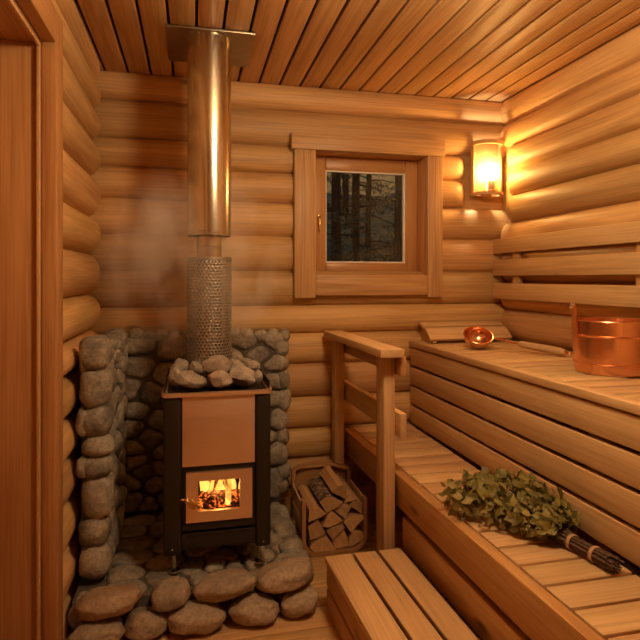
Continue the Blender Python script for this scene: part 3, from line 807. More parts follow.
# perforated guard: honeycomb of real holes rolled into a cylinder
gd = thing('mesh_guard', 'perforated grey metal cylinder around the lower flue above the stones', 'heat guard', (FX, FY, .80))
mb = MB(); rg = .0878; nc = 38; pw = 2 * PI * rg / nc; ph_ = pw * .8660254; rows = int((1.276 - .83) / ph_)
vmap = {}; vs = []; fs = []
def gv(u, z):
    key = (round((u % (nc * pw)) / (pw / 12)) % (nc * 12), round(z / 2e-4))
    if key not in vmap:
        a = u / rg; vmap[key] = len(vs); vs.append((FX + rg * math.cos(a), FY + rg * math.sin(a), z))
    return vmap[key]
for r_ in range(rows):
    zc = .836 + r_ * ph_
    for c_ in range(nc):
        uc = (c_ + .5 * (r_ % 2)) * pw
        out_i, in_i = [], []
        for k in range(6):
            a = PI / 6 + k * PI / 3
            out_i.append(gv(uc + pw / math.sqrt(3) * math.cos(a), zc + pw / math.sqrt(3) * math.sin(a)))
            an = (uc + pw * .375 * math.cos(a)) / rg
            in_i.append(len(vs)); vs.append((FX + rg * math.cos(an), FY + rg * math.sin(an), zc + pw * .375 * math.sin(a)))
        for k in range(6): fs.append((out_i[k], out_i[(k + 1) % 6], in_i[(k + 1) % 6], in_i[k]))
mb.add(vs, fs)
o = part('perforated_sheet', mb, M['mesh_steel'], gd, smooth=80)
md = o.modifiers.new('thickness', 'SOLIDIFY'); md.thickness = .0014; md.offset = 0
for za, zb in ((.82, .832), (1.272, 1.283)):
    mb = MB(); mb.lathe([(rg - .002, za), (rg + .0016, za), (rg + .0016, zb), (rg - .002, zb), (rg - .002, za)], (FX, FY, 0), n=64); part('rim_ring', mb, M['mesh_steel'], gd)
for k in range(4):
    mb = MB(); a = PI / 4 + k * PI / 2; mb.tube([(FX + .0500 * math.cos(a), FY + .0500 * math.sin(a), 1.277), (FX + .0865 * math.cos(a), FY + .0865 * math.sin(a), 1.277)], .003, n=6); part('strut', mb, M['mesh_steel'], gd)
    mb = MB(); mb.tube([(FX + .0865 * math.cos(a), FY + .0865 * math.sin(a), .7795), (FX + .0865 * math.cos(a), FY + .0865 * math.sin(a), .84)], .003, n=6); part('foot_rod', mb, M['mesh_steel'], gd)


# ------------------------------------------------------------------ benches
def wl(p):  # the lower bench and step toe in slightly towards the back wall
    x_, y_, z_ = p
    f = min(1, max(0, (1.118 - x_) / .36)); return (x_ + (2.70 - y_) * .037 * f, y_, z_)
def ws(p):
    return (p[0] + (1.95 - p[1]) * .042, p[1], p[2])
YN = 0.05
lb = thing('lower_bench', 'low sauna bench of crosswise slats where the leafy whisk lies', 'bench', (0.93, 1.4, 0))
mb = MB(); y = 2.715
while y > YN + .1:
    mb.box(0.799, 1.110, y - .090, y, .400, .439, bev=.003, warp=wl); y -= .1005
part('seat_slats', mb, M['benchX'], lb)
mb = MB(); mb.box(0.748, 0.792, YN, 2.715, .318, .440, bev=.005, warp=wl)
part('front_board', mb, M['trimY'], lb)
mb = MB(); mb.box(0.752, 0.776, YN, 1.985, .174, .294, bev=.005, warp=wl)
part('lower_front_board', mb, M['trimY'], lb)
mb = MB(); mb.box(0.83, 0.87, YN, 2.71, .32, .3995, bev=.004, warp=wl); mb.box(1.06, 1.10, YN, 2.71, .32, .3995, bev=.004)
part('bearer', mb, M['boardY'], lb)
for (lx, ly) in ((.88, 2.60), (.90, 1.5), (.93, .3), (1.065, 2.60), (1.065, 1.5), (1.065, .3)):
    mb = MB(); mb.box(lx, lx + .045, ly - .045, ly, 0, .3195, bev=.003, warp=None); part('leg', mb, M['boardZ'], lb)

ub = thing('upper_bench', 'high sauna bench along the right wall carrying copper bucket and ladle', 'bench', (1.37, 1.4, 0))
wu = lambda p: (p[0] + (2.75 - p[1]) * .014 * max(0, min(1, (1.63 - p[0]) / .5)), p[1], p[2])
mb = MB(); y = 2.735
while y > YN + .1:
    mb.box(1.152, 1.632, y - .083, y, .836, .870, bev=.004, warp=wu); y -= .0995
part('seat_slats', mb, M['benchX'], ub)
mb = MB(); mb.box(1.108, 1.147, YN, 2.735, .842, .871, bev=.005, warp=wu)
part('edge_strip', mb, M['benchY'], ub)
for z0, z1 in ((.746, .836), (.645, .732), (.545, .631), (.444, .531)):
    mb = MB(); mb.box(1.116, 1.138, YN, 2.735, z0, z1, bev=.004, warp=wu); part('riser_board', mb, M['benchY'], ub)
for ly in (2.70, 2.08, 1.46, .84, .22):
    for x0, x1 in ((1.172, 1.212), (1.585, 1.63)):
        mb = MB(); mb.box(x0, x1, ly - .045, ly, 0, .8355, bev=.003); part('leg', mb, M['boardZ'], ub)

sp = thing('step_stool', 'low slatted pine step in front of the lower bench', 'step', (0.63, 1.0, 0))
for x0, x1 in ((.465, .562), (.574, .656), (.668, .752)):
    mb = MB(); mb.box(x0, x1, -.1, 1.94, .176, .200, bev=.004, warp=ws); part('tread', mb, M['benchY'], sp)
for z0, z1 in ((.098, .1755), (.006, .088)):
    mb = MB(); mb.box(.470, .492, -.09, 1.935, z0, z1, bev=.004, warp=ws); part('side_board', mb, M['trimY'], sp)
for y_ in (1.93, 1.25, .55, -.06):
    mb = MB(); mb.box(.494, .735, y_ - .03, y_, .006, .1755, bev=.003, warp=ws); mb.box(.50, .54, y_ - .03, y_, 0, .006, bev=0, warp=ws); mb.box(.69, .73, y_ - .03, y_, 0, .006, bev=0, warp=ws)
    part('crossbar', mb, M['benchX'], sp)

hr = thing('handrail', 'pine guard rail with two posts at the back end of the lower bench', 'railing', (0.73, 2.35, 0))
mb = MB(); mb.box(.712, .758, 2.005, 2.095, 0, .903, bev=.004); part('post', mb, M['benchZ'], hr)
mb = MB(); mb.box(.684, .730, 2.63, 2.705, 0, .903, bev=.004); part('post', mb, M['benchZ'], hr)
wr = lambda p: (p[0] + (2.05 - p[1]) * .043, p[1], p[2])
mb = MB(); mb.box(.672, .764, 1.935, 2.712, .9045, .936, bev=.004, warp=wr); part('top_rail', mb, M['benchY'], hr)
mb = MB(); mb.box(.760, .784, 1.965, 2.71, .830, .9035, bev=.003, warp=wr); part('upper_rail', mb, M['trimY'], hr)
mb = MB(); mb.box(.760, .786, 1.965, 2.71, .596, .688, bev=.004, warp=wr); part('middle_rail', mb, M['benchY'], hr)

# backrest on the right wall
bk = thing('backrest', 'three-board wooden backrest on the right wall above the upper bench', 'backrest', (1.61, 1.4, 1.09))
for z0, z1 in ((1.332, 1.410), (1.212, 1.295), (1.090, 1.172)):
    mb = MB(); mb.box(1.598, 1.618, .1, 2.735, z0, z1, bev=.004); part('backrest_board', mb, M['benchY'], bk)
for y_ in (2.56, 1.74, .9, .2):
    mb = MB(); mb.box(1.6185, 1.640, y_ - .04, y_ + .02, 1.095, 1.40, bev=.003); part('batten', mb, M['boardZ'], bk)

# headrest
hd = thing('headrest', 'arched wooden slat headrest in the far corner of the upper bench', 'headrest', (1.38, 2.66, .871))
arc = lambda t: (2.57 + .155 * t, .876 + .078 * math.sin(t * PI * .52) ** .8)
for t0, t1 in ((.03, .47), (.56, 1.0)):
    mb = MB(); P = [arc(t0 + (t1 - t0) * k / 6) for k in range(7)]
    mb.sweep([(1.385, p[0], p[1] + .006) for p in P], (1, 0, 0), .455, .013); part('slat', mb, M['benchX'], hd)
for x_ in (1.175, 1.57):
    mb = MB(); P = [arc(k / 12) for k in range(13)]
    prof = [(p[0], p[1] - .002) for p in P] + [(2.725, .8715), (2.575, .8715)]
    n = len(prof); vs = [(x_ + d, *p) for d in (0, .02) for p in prof]
    mb.add(vs, [tuple(range(n)), tuple(range(2 * n - 1, n - 1, -1))] + [(k, (k + 1) % n, n + (k + 1) % n, n + k) for k in range(n)])
    part('end_support', mb, M['trimX'], hd)

# ------------------------------------------------------------------ copper bucket
BX, BY, BZ = 1.440, 1.67, .871
bu = thing('bucket', 'hammered copper bucket with raised lug on the upper bench', 'bucket', (BX, BY, BZ))
mb = MB(); prof = [(0, .004), (.112, .004), (.118, .0), (.122, .004), (.124, .04), (.128, .10), (.1325, .178), (.1335, .181), (.1325, .1835), (.1295, .182), (.125, .10), (.119, .012), (0, .010)]
mb.lathe(prof, (BX, BY, BZ), n=72); part('body', mb, M['copper'], bu)
for z, r_ in ((.034, .1236), (.130, .1297)):
    mb = MB(); mb.lathe([(r_ + .0045 * math.cos(a), z + .0045 * math.sin(a)) for a in [2 * PI * k / 10 for k in range(11)]], (BX, BY, BZ), n=72); part('band', mb, M['copper_smooth'], bu)
for sgn in (-1, 1):
    A = math.radians(172 if sgn < 0 else -8)
    dx, dy = math.cos(A), math.sin(A)
    mb = MB(); pts = [(BX + dx * (.1345 + q), BY + dy * (.1345 + q), BZ + z) for q, z in ((-.001, .12), (.0015, .16), (.004, .19), (.009, .215), (.013, .232))]
    nrm = Vector((-dy, dx, 0)); mb.sweep(pts, nrm, .024, .007); mb.lathe([(0, -.0035), (.0115, -.0035), (.012, 0), (.0115, .0035), (0, .0035)], n=20, mat=Matrix.Translation((BX + dx * .1475, BY + dy * .1475, BZ + .232)) @ Matrix.Rotation(A, 4, 'Z') @ Matrix.Rotation(PI / 2 - .35, 4, 'Y'))
    part('lug', mb, M['copper_smooth'], bu)

# ladle
la = thing('ladle', 'copper sauna ladle with wooden grip lying on the upper bench', 'ladle', (1.30, 2.34, .871))
tilt = Matrix.Translation((1.296, 2.345, .871 + .0625)) @ Euler((math.radians(30), math.radians(-6), 0)).to_matrix().to_4x4()
mb = MB(); rb = .066
prof = [(rb * math.sin(a), -rb * math.cos(a) * .93) for a in [PI / 2 * k / 14 for k in range(15)]] + [(rb + .0035, .0005), (rb + .0035, .003), (rb + .001, .0048), (rb - .002, .0042), (rb - .003, .001)] + [((rb - .003) * math.sin(a), -(rb - .003) * math.cos(a) * .93) for a in [PI / 2 * (14 - k) / 14 for k in range(15)]]
mb.lathe(prof, n=48, mat=tilt); part('bowl', mb, M['copper_smooth'], la)
H0 = Vector((1.357, 2.315, .921)); H1 = Vector((1.412, 2.20, .909)); H2 = Vector((1.520, 2.020, .8885))
mb = MB(); mb.tube([H0, H0.lerp(H1, .5) + Vector((0, 0, .001)), H1, H1.lerp(H2, .08)], [.0055, .005, .005, .005], n=12); part('shank', mb, M['copper_smooth'], la)
mb = MB(); d = H2 - H1; mb.tube([H1 + d * t for t in (0, .02, .1, .3, .6, .85, .96, 1)], [.009, .0125, .0145, .0155, .0165, .0165, .013, .008], n=18); part('grip', mb, M['gripwood'], la, label='turned wooden grip')
mb = MB(); e1 = H2 + d.normalized() * .012; pts = []
for k in range(25):
    a = 2 * PI * k / 24; pts.append(e1 + d.normalized() * (.010 * math.cos(a)) + Vector((d.y, -d.x, 0)).normalized() * (.010 * math.sin(a)))
mb.tube(pts, .0022, n=8, cap=False); mb.tube([H2 - d.normalized() * .012, H2 + d.normalized() * .003], .0115, n=14); part('hanging_ring', mb, M['copper_smooth'], la)

# ------------------------------------------------------------------ birch whisk
wk = thing('birch_whisk', 'dried leafy birch whisk bound with twine on the lower bench', 'sauna whisk', (1.060, 1.222, .4395))
ang = math.atan2(-(0.968 - 1.060), 1.74 - 1.222)
wk.rotation_euler = (0, 0, ang)
def lpart(name, mb, mat, label=None, smooth=35):
    o = link_mesh(name, mb, mat, (0, 0, 0), wk, smooth)
    if label: o['label'] = label
    return o
mb = MB(); r2 = random.Random(5)
for i in range(46):
    a = r2.uniform(0, 2 * PI); q = math.sqrt(r2.random()); s0 = r2.uniform(-.012, .02)
    hx, hz = .0185 * q * math.cos(a), .022 + .016 * q * math.sin(a)
    fx, fz = .125 * q * math.cos(a) + r2.gauss(0, .012), .055 + .045 * q * math.sin(a)
    L_ = r2.uniform(.30, .56)
    pts = [(hx * 1.25, s0, max(.005, .022 + (hz - .022) * 1.2)), (hx, .06, hz), (hx, .13, hz), (hx * .6 + fx * .4, .24, hz * .6 + fz * .4), (fx, L_, fz)]
    mb.tube(pts, [r2.uniform(.0026, .0042), .0033, .003, .0024, .0012], n=6)
lpart('twigs', mb, M['twig'], 'dark bare birch twigs')
for s_, rr in ((.058, .0215), (.132, .0215)):
    mb = MB()
    for q in range(3):
        yy = s_ + (q - 1) * .0032; mb.tube([(rr * 1.02 * math.cos(2 * PI * k / 24), yy + .0006 * math.sin(k), .0225 + rr * .9 * math.sin(2 * PI * k / 24)) for k in range(25)], .0021, n=6, cap=False)
    lpart('twine_binding', mb, M['twine'])
mb = MB()
def leaf(mb, pos, dirv, up, L_, W_, curl, r):
    d = dirv.normalized(); s_ = d.cross(up).normalized(); n = s_.cross(d).normalized()
    prof = [(0, .0), (.12, .55), (.28, .95), (.45, 1.0), (.62, .78), (.80, .42), (1, .0)]
    vs = []; fs = []
    for t, wv in prof:
        w0 = W_ * wv * (1 + r.uniform(-.12, .12))
        c = pos + d * (t * L_) + n * (-curl * t * t * L_)
        vs += [c - s_ * w0 + n * (.25 * w0 + r.uniform(-.002, .002)), c, c + s_ * w0 + n * (.25 * w0 + r.uniform(-.002, .002))]
    for i in range(len(prof) - 1):
        for j in (0, 1): fs.append((i * 3 + j, i * 3 + j + 1, i * 3 + j + 4, i * 3 + j + 3))
    mb.add(vs, fs)
for i in range(760):
    s_ = r2.uniform(.15, .49) if i < 700 else r2.uniform(.45, .54)
    t = max(0, s_ - .16) / .36
    Rx = .050 + .112 * math.sin(min(1, t * 1.25) * PI / 2) - .035 * max(0, t - .75) * 4 * .6
    Rz = .024 + .028 * math.sin(min(1, t * 1.3) * PI / 2) - .012 * max(0, t - .8) * 5
    a = r2.uniform(-.35, PI + .35) if r2.random() < .86 else r2.uniform(0, 2 * PI); q = r2.uniform(.60, 1.0) if r2.random() < .8 else r2.uniform(1.0, 1.22)
    pos = Vector((Rx * q * math.cos(a), s_, .045 + Rz * q * math.sin(a)))
    outv = Vector((math.cos(a), 0, math.sin(a)))
    dirv = Vector((r2.gauss(0, .45), 1.0 * r2.uniform(.1, 1), r2.gauss(-.1, .35))) + outv * r2.uniform(0, .5)
    if pos.z < .025: dirv.z = abs(dirv.z)
    upv = (outv * 1.2 + Vector((r2.gauss(0, .5), r2.gauss(-.3, .4), r2.gauss(.3, .4)))).normalized()
    L_ = r2.uniform(.022, .042)
    b0 = len(mb.v); leaf(mb, pos, dirv, upv, L_, L_ * r2.uniform(.24, .40), r2.uniform(-.35, .6), r2)
    mb.v[b0:] = [(v[0], v[1], max(v[2], .003)) for v in mb.v[b0:]]
cs, sn = math.cos(ang), math.sin(ang)
def keep_off_riser(v):   # leaves rest against, not inside, the riser behind them
    wx = 1.060 + cs * v[0] - sn * v[1]; wy = 1.222 + sn * v[0] + cs * v[1]
    lim = 1.111 + (2.75 - wy) * .014
    return (v[0] - max(0, wx - lim) / cs, v[1], v[2] + .3 * max(0, wx - lim))
mb.v = [keep_off_riser(v) for v in mb.v]
lpart('foliage', mb, M['leaf'], 'dry olive green birch leaves', smooth=60)

# ------------------------------------------------------------------ firewood and rack
rk = thing('firewood_rack', 'bent plywood firewood rack full of split logs beside the hearth', 'firewood rack', (0.602, 2.47, 0))
def hoop(y, x0, x1, zt0, zt1, r):
    p = [(x0, y, zt0)]
    for k in range(9): a = PI + PI / 2 * k / 8; p.append((x0 + r + r * math.cos(a), y, .009 + r + r * math.sin(a)))
    for k in range(9): a = -PI / 2 + PI / 2 * k / 8; p.append((x1 - r + r * math.cos(a), y, .009 + r + r * math.sin(a)))
    p.append((x1, y, zt1)); return p
mb = MB(); mb.sweep(hoop(2.345, .468, .742, .245, .232, .06), (0, 1, 0), .034, .016); part('front_hoop', mb, M['rackwood'], rk)
mb = MB(); mb.sweep(hoop(2.602, .470, .742, .292, .27, .06), (0, 1, 0), .030, .016); part('back_hoop', mb, M['rackwood'], rk)
mb = MB(); n = 20; mb.sweep([(.470 + .272 * k / n, 2.602, .290 + .030 * math.sin(PI * (k / n) ** .9) - .016 * k / n) for k in range(n + 1)], (0, 1, 0), .028, .013); part('carry_handle', mb, M['rackwood'], rk)
for z0, z1 in ((.085, .150), (.165, .228)):
    for x0, x1 in ((.4605, .468), (.742, .7495)):
        mb = MB(); mb.box(x0, x1, 2.3625, 2.586, z0, z1, bev=.002); part('side_board', mb, M['benchY'], rk)
mb = MB(); mb.box(.53, .68, 2.3625, 2.586, .004, .0125, bev=.002); part('bottom_board', mb, M['benchY'], rk)
mb = MB(); mb.box(.485, .727, 2.6175, 2.6255, .05, .285, bev=.002); part('back_panel', mb, M['rackwood'], rk)
FW = [([(148, 362), (150, 300), (172, 288), (205, 300), (238, 328), (200, 350)], 'split log at the left end of the top row with a pale long side'),
      ([(205, 268), (225, 252), (270, 245), (322, 275), (300, 300), (240, 322)], 'log with rough dark birch bark on top of the rack'),
      ([(272, 225), (300, 195), (325, 190), (342, 215), (338, 262), (310, 245)], 'highest split log, pale and clean, right of the birch-bark log'),
      ([(335, 285), (352, 255), (372, 240), (405, 268), (380, 280)], 'small split log under the right side of the highest log'),
      ([(222, 392), (245, 340), (265, 320), (320, 372), (290, 388), (250, 400)], 'triangular log in the middle of the rack, directly under the birch-bark log'),
      ([(285, 320), (315, 290), (350, 295), (368, 315), (340, 370), (310, 345)], 'five-sided log at the centre of the rack, right of the triangular one'),
      ([(365, 308), (385, 285), (430, 300), (425, 350), (395, 325)], 'small wedge log against the right side of the rack, upper half'),
      ([(150, 395), (195, 362), (215, 390), (235, 435), (200, 452), (160, 460)], 'log against the left side of the rack, halfway up'),
      ([(240, 420), (270, 402), (320, 395), (332, 412), (300, 440), (272, 470)], 'flat-topped wedge log just above the bottom row, near the middle'),
      ([(330, 385), (370, 355), (430, 358), (435, 378), (400, 405), (372, 442)], 'wide wedge log with a rounded top, resting above the bottom right log'),
      ([(160, 500), (165, 482), (210, 460), (240, 450), (285, 520), (225, 534), (180, 525)], 'half-round log at the left of the bottom row'),
      ([(272, 480), (300, 455), (330, 425), (350, 470), (358, 515), (320, 520), (290, 520)], 'upright wedge log in the middle of the bottom row'),
      ([(360, 515), (362, 470), (385, 435), (445, 462), (425, 490), (390, 510)], 'wedge log at the right of the bottom row')]
for i, (poly, lab) in enumerate(FW):
    pts = [(.5245 + (px - 190) * .000860, .186 - (py - 325) * .000838) for px, py in poly]
    cx, cz = centroid(pts); pts = [(cx + (x_ - cx) * 1.05, cz + (z_ - cz) * 1.05) for x_, z_ in pts]
    # finer, slightly rough outline
    fine = []
    for k in range(len(pts)):
        a, b = pts[k], pts[(k + 1) % len(pts)]
        for q in range(4):
            t = q / 4; x_, z_ = a[0] + (b[0] - a[0]) * t, a[1] + (b[1] - a[1]) * t
            fine.append((x_ + .0016 * mnoise.noise(Vector((x_ * 90, z_ * 90, i))), z_ + .0016 * mnoise.noise(Vector((x_ * 90, z_ * 90, i + 9)))))
    n = len(fine); mb = MB(); ys = [2.335, 2.42, 2.5, 2.584]; yo = R.uniform(-.008, .006) if i not in (0, 1, 2) else -.006
    vs = []
    for q, y_ in enumerate(ys):
        for (x_, z_) in fine: vs.append((x_ + .002 * mnoise.noise(Vector((x_ * 40, y_ * 20, i))), y_ + (yo if q == 0 else 0), max(.019, z_) + .002 * mnoise.noise(Vector((z_ * 40, y_ * 20, i + 3)))))
    fs = []
    for q in range(3):
        for k in range(n): fs.append((q * n + k, q * n + (k + 1) % n, (q + 1) * n + (k + 1) % n, (q + 1) * n + k))
    mb.add(vs, fs, 2 if i == 1 else 0); mb.add(vs, [tuple(range(n))[::-1], tuple(3 * n + k for k in range(n))], 1)
    solo('firewood_log', mb, [M['split'], M['split_end'], M['birch']], lab, 'firewood', 'split logs in the firewood rack', smooth=30)

# ------------------------------------------------------------------ wall lamp in the corner
LX, LY = 1.562, 2.742
lp = thing('wall_lamp', 'glowing curved glass wall lamp in the back right corner', 'lamp', (LX, LY, 1.645))
rx = .083; sy = 1.05
def dring(mb, z0, z1, ro, ri):
    mb.lathe([(ri, z0), (ro, z0), (ro, z1), (ri, z1), (ri, z0)], (LX, LY, 0), n=36, a0=PI, a1=2 * PI, sy=sy)
mb = MB(); dring(mb, 1.915, 1.937, rx + .004, rx - .012); part('top_rim', mb, M['boardX'], lp)
mb = MB(); dring(mb, 1.645, 1.660, rx + .004, rx - .014); part('bottom_rim', mb, M['boardX'], lp)
mb = MB(); mb.box(LX - rx - .004, LX + rx + .004, LY + .001, LY + .016, 1.645, 1.937, bev=.002); part('back_board', mb, M['trimZ'], lp)
for s_ in (-1, 1):
    mb = MB(); mb.box(LX + s_ * (rx - .003) - .006, LX + s_ * (rx - .003) + .006, LY - .016, LY, 1.6605, 1.9145, bev=.002)
    part('side_strip', mb, M['boardZ'], lp)
mb = MB(); mb.lathe([(rx - .004, 1.6605), (rx - .004, 1.9145), (rx - .0055, 1.9145), (rx - .0055, 1.6605), (rx - .004, 1.6605)], (LX, LY, 0), n=40, a0=PI + .2, a1=2 * PI - .2, sy=sy)
part('glass_shade', mb, M['lampglass'], lp, label='seeded curved glass shade')
mb = MB(); mb.lathe([(0, 1.661), (.024, 1.661), (.024, 1.668), (.017, 1.672), (.017, 1.715), (.0145, 1.722), (0, 1.722)], (LX, LY - .055, 0), n=24)
mb.box(LX - .03, LX + .03, LY - .06, LY + .001, 1.6605, 1.664, bev=0)
so = part('socket', mb, M['gripwood'], lp)
mb = MB(); mb.lathe([(0, 1.7225), (.011, 1.723), (.013, 1.735), (.020, 1.752), (.0265, 1.775), (.024, 1.797), (.014, 1.811), (0, 1.815)], (LX, LY - .055, 0), n=24)
part('bulb', mb, M['bulb'], lp, label='lit warm bulb')
# unseen globe added over the viewer as general fill light for the room
cl = thing('added_fill_globe', 'added opal fill-light globe, out of view, hanging from the ceiling above the viewer', 'lamp', (0.62, 1.10, 1.86))
mb = MB(); mb.lathe([(0, 2.169), (.05, 2.169), (.052, 2.155), (.012, 2.15), (.012, 2.11), (.04, 2.105), (.042, 2.09), (0, 2.09)], (.62, 1.10, 0), n=32); part('fill_base', mb, M['brass'], cl)
mb = MB(); mb.lathe([(.12 * math.sin(a), 1.98 - .12 * math.cos(a)) for a in [PI * .88 * k / 20 for k in range(21)]], (.62, 1.10, 0), n=48); part('fill_diffuser', mb, M['dome'], cl)

# fire glow
ld = bpy.data.lights.new('fire_light', 'POINT'); ld.energy = 0.8; ld.color = (1.0, 0.42, 0.12); ld.shadow_soft_size = .03
lo = bpy.data.objects.new('fire_light', ld); lo.location = (.10, 2.12, .43); C.objects.link(lo)

# ------------------------------------------------------------------ steam
def steam_mat():
    m, nt, out = new_mat('steam'); L = nt.links.new
    tc = N(nt, 'ShaderNodeTexCoord')
    n = N(nt, 'ShaderNodeTexNoise'); n.inputs['Scale'].default_value = 5.5; n.inputs['Detail'].default_value = 3; n.inputs['Distortion'].default_value = 0.8
    mp = N(nt, 'ShaderNodeMapping'); mp.inputs['Scale'].default_value = (1, 1, .6); L(tc.outputs['Object'], mp.inputs[0]); L(mp.outputs[0], n.inputs['Vector'])
    sep = N(nt, 'ShaderNodeVectorMath', operation='MULTIPLY'); L(tc.outputs['Object'], sep.inputs[0]); sep.inputs[1].default_value = (1 / .42, 1 / .26, 1 / .42)
    off = N(nt, 'ShaderNodeVectorMath', operation='SUBTRACT'); L(sep.outputs[0], off.inputs[0]); off.inputs[1].default_value = (0, 0, 1.0)
    ln = N(nt, 'ShaderNodeVectorMath', operation='LENGTH'); L(off.outputs[0], ln.inputs[0])
    fall = maprange(nt, ln.outputs['Value'], 0.15, 0.98, 1, 0)
    dn = mathn(nt, 'MULTIPLY', maprange(nt, n.outputs[0], 0.42, 0.72), fall)
    pv = N(nt, 'ShaderNodeVolumePrincipled'); pv.inputs['Color'].default_value = (1, .99, .97, 1); pv.inputs['Anisotropy'].default_value = -0.15
    L(mathn(nt, 'MULTIPLY', dn, 13.0), pv.inputs['Density'])
    L(pv.outputs[0], out.inputs['Volume'])
    return m
mb = MB(); bm = bmesh.new(); bmesh.ops.create_icosphere(bm, subdivisions=3, radius=1)
for v in bm.verts: v.co = Vector((v.co.x * .42, v.co.y * .26, v.co.z * .42 + .42))
mb.bm(bm); bm.free()
stm = link_mesh('steam', mb, steam_mat(), (0, 0, 0)); stm.location = (.0, 2.36, .86)
tag(stm, 'thin pale steam drifting around the flue above the stove', 'steam', kind='stuff')

# ------------------------------------------------------------------ forest outside
mb = MB(); n = 26
vs = []; fs = []
for j in range(n):
    for i in range(n):
        x_ = -8 + 26 * i / (n - 1); y_ = 3.4 + 26 * j / (n - 1)
        h = -.5 + max(0, y_ - 8) * .29 + .4 * mnoise.noise(Vector((x_ * .3, y_ * .3, 2)))
        vs.append((x_, y_, h))
for j in range(n - 1):
    for i in range(n - 1): fs.append((j * n + i, j * n + i + 1, (j + 1) * n + i + 1, (j + 1) * n + i))
mb.add(vs, fs)
def ground_mat():
    m, nt, out = new_mat('forest_ground'); L = nt.links.new
    tc = N(nt, 'ShaderNodeTexCoord'); n_ = N(nt, 'ShaderNodeTexNoise'); n_.inputs['Scale'].default_value = 1.2; n_.inputs['Detail'].default_value = 6
    L(tc.outputs['Object'], n_.inputs['Vector'])
    b = N(nt, 'ShaderNodeBsdfPrincipled'); L(mixc(nt, maprange(nt, n_.outputs[0], .42, .62), (.07, .10, .055), (.34, .17, .05)), b.inputs['Base Color']); b.inputs['Roughness'].default_value = .95
    L(b.outputs[0], out.inputs[0]); return m
struct('ground', mb, ground_mat(), 'dim forest floor outside the window', 'ground')
r3 = random.Random(21)
def tree(x_, y_, r_, H, lab, branch, low=1.0):
    t = thing('pine_tree', lab, 'tree', (x_, y_, -.5 + max(0, y_ - 8) * .29 - .3), 'forest trees outside the window')
    bz = t.location.z
    mb = MB(); P = [(x_ + .03 * math.sin(k + x_), y_, bz + H * k / 8) for k in range(9)]
    mb.tube(P, [r_ * (1.15 - .9 * k / 8) for k in range(9)], n=10)
    mf = MB()
    for k in range(branch):
        z = bz + r3.uniform(low, H * .95); a = r3.uniform(0, 2 * PI); L_ = r3.uniform(.5, 1.5) * (1.15 - (z - bz) / H)
        e = Vector((x_ + L_ * math.cos(a), y_ + L_ * math.sin(a), z - L_ * r3.uniform(.05, .4)))
        mb.tube([(x_, y_, z), Vector((x_, y_, z)).lerp(e, .5) + Vector((0, 0, .05)), e], [.022, .014, .005], n=5)
        for q in range(60):
            u = r3.uniform(.25, 1.05); c = Vector((x_, y_, z)).lerp(e, u) + Vector((r3.gauss(0, .07), r3.gauss(0, .07), r3.gauss(-.04, .05)))
            leaf(mf, c, Vector((r3.gauss(0, 1), r3.gauss(0, 1), r3.gauss(-.3, .6))), Vector((r3.gauss(0, .4), r3.gauss(0, .4), 1)), r3.uniform(.05, .11), r3.uniform(.012, .022), .2, r3)
    part('trunk', mb, M['bark'], t); part('foliage', mf, M['conifer'], t)
    return t
tree(2.12, 8.0, .085, 10, 'thicker dark trunk left of centre in the window view', 26, 1.2)
tree(2.62, 8.6, .055, 10, 'thin dark trunk in the middle of the window view', 22, 1.2)
tree(2.72, 7.0, .070, 9, 'dark trunk at the right edge of the window view', 16, 2.2)
tree(1.55, 7.6, .06, 9, 'leafy trunk at the left edge of the window view', 34, .8)
for i, (x_, y_) in enumerate([(2.2, 13), (3.3, 14), (4.5, 15), (3.9, 12), (5.6, 19), (3.0, 18), (4.2, 21), (6.2, 22), (1.4, 16), (4.9, 24), (6.9, 25), (2.2, 22)]):
    tree(x_, y_, .07, 9, 'distant slim trunk standing deep in the dark forest', 24, .5)
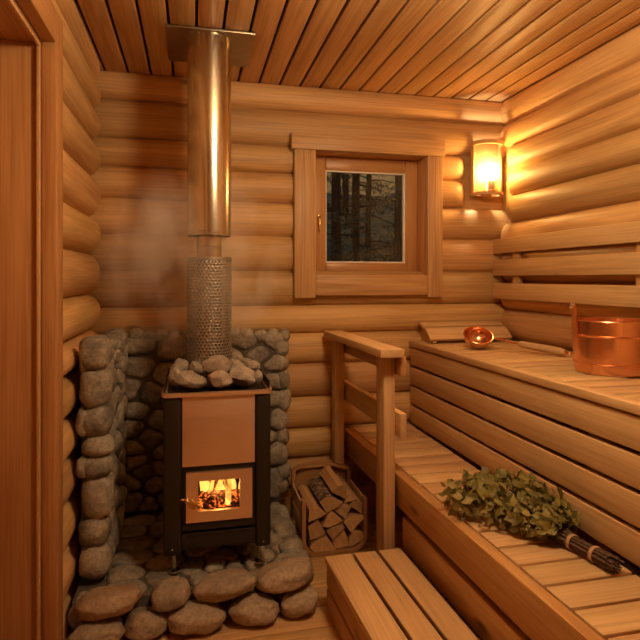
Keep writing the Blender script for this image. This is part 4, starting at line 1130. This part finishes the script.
for i, (x_, y_, z_) in enumerate([(4.15, 12.6, 1.13), (5.1, 13.6, 1.42), (4.6, 15.2, 1.9), (5.9, 15.4, 1.95)]):
    mf = MB()
    for q in range(420):
        u = Vector((max(-.42, min(.42, r3.gauss(0, .28))), max(-.4, min(.4, r3.gauss(0, .28))), abs(r3.gauss(.5, .4)))); leaf(mf, Vector((x_, y_, z_ - .3)) + u, Vector((r3.gauss(0, 1), r3.gauss(0, 1), r3.gauss(0, .6))), Vector((0, 0, 1)), .11, .04, .2, r3)
    b = thing('autumn_bush', ['orange bush nearest to the window among the tree trunks', 'orange bush on the slope at the right of the window view', 'rust bush higher up the slope in the window view', 'rust bush behind the thin middle trunk'][i], 'bush', (x_, y_, z_ - .3), 'autumn bushes outside the window')
    part('foliage', mf, M['autumn'], b)

# dusk sky
wd = bpy.data.worlds.new('World'); bpy.context.scene.world = wd; wd.use_nodes = True
nt = wd.node_tree; nt.nodes.clear(); L = nt.links.new
out = nt.nodes.new('ShaderNodeOutputWorld'); bg = nt.nodes.new('ShaderNodeBackground')
tc = nt.nodes.new('ShaderNodeTexCoord'); sep = nt.nodes.new('ShaderNodeSeparateXYZ'); L(tc.outputs['Generated'], sep.inputs[0])
cr = nt.nodes.new('ShaderNodeValToRGB'); L(sep.outputs[2], cr.inputs[0]); e = cr.color_ramp.elements
e[0].position = 0.0; e[0].color = (.30, .14, .04, 1); e[1].position = .6; e[1].color = (.16, .30, .40, 1)
q = e.new(.25); q.color = (.32, .20, .09, 1)
L(cr.outputs[0], bg.inputs[0]); bg.inputs[1].default_value = .85; L(bg.outputs[0], out.inputs[0])

# ------------------------------------------------------------------ camera and render look
cam = bpy.data.cameras.new('camera'); co = bpy.data.objects.new('camera', cam); C.objects.link(co)
cam.sensor_width = 36; cam.sensor_fit = 'HORIZONTAL'; cam.lens = 555 / 640 * 36; cam.shift_y = -42 / 640; cam.clip_start = .02
co.location = (0, 0, 1.2); co.rotation_euler = (PI / 2, 0, -math.radians(13.0))
sc = bpy.context.scene; sc.camera = co
sc.view_settings.view_transform = 'Standard'; sc.view_settings.look = 'None'; sc.view_settings.gamma = 1; sc.view_settings.exposure = 0.0
try: sc.view_settings.use_curve_mapping = False
except Exception: pass
cy = sc.cycles
cy.use_denoising = True; cy.max_bounces = 10; cy.diffuse_bounces = 5; cy.glossy_bounces = 4; cy.transparent_max_bounces = 16; cy.volume_bounces = 2
cy.sample_clamp_indirect = 6; cy.caustics_reflective = False; cy.caustics_refractive = False
cy.volume_step_rate = 0.6; cy.volume_max_steps = 96
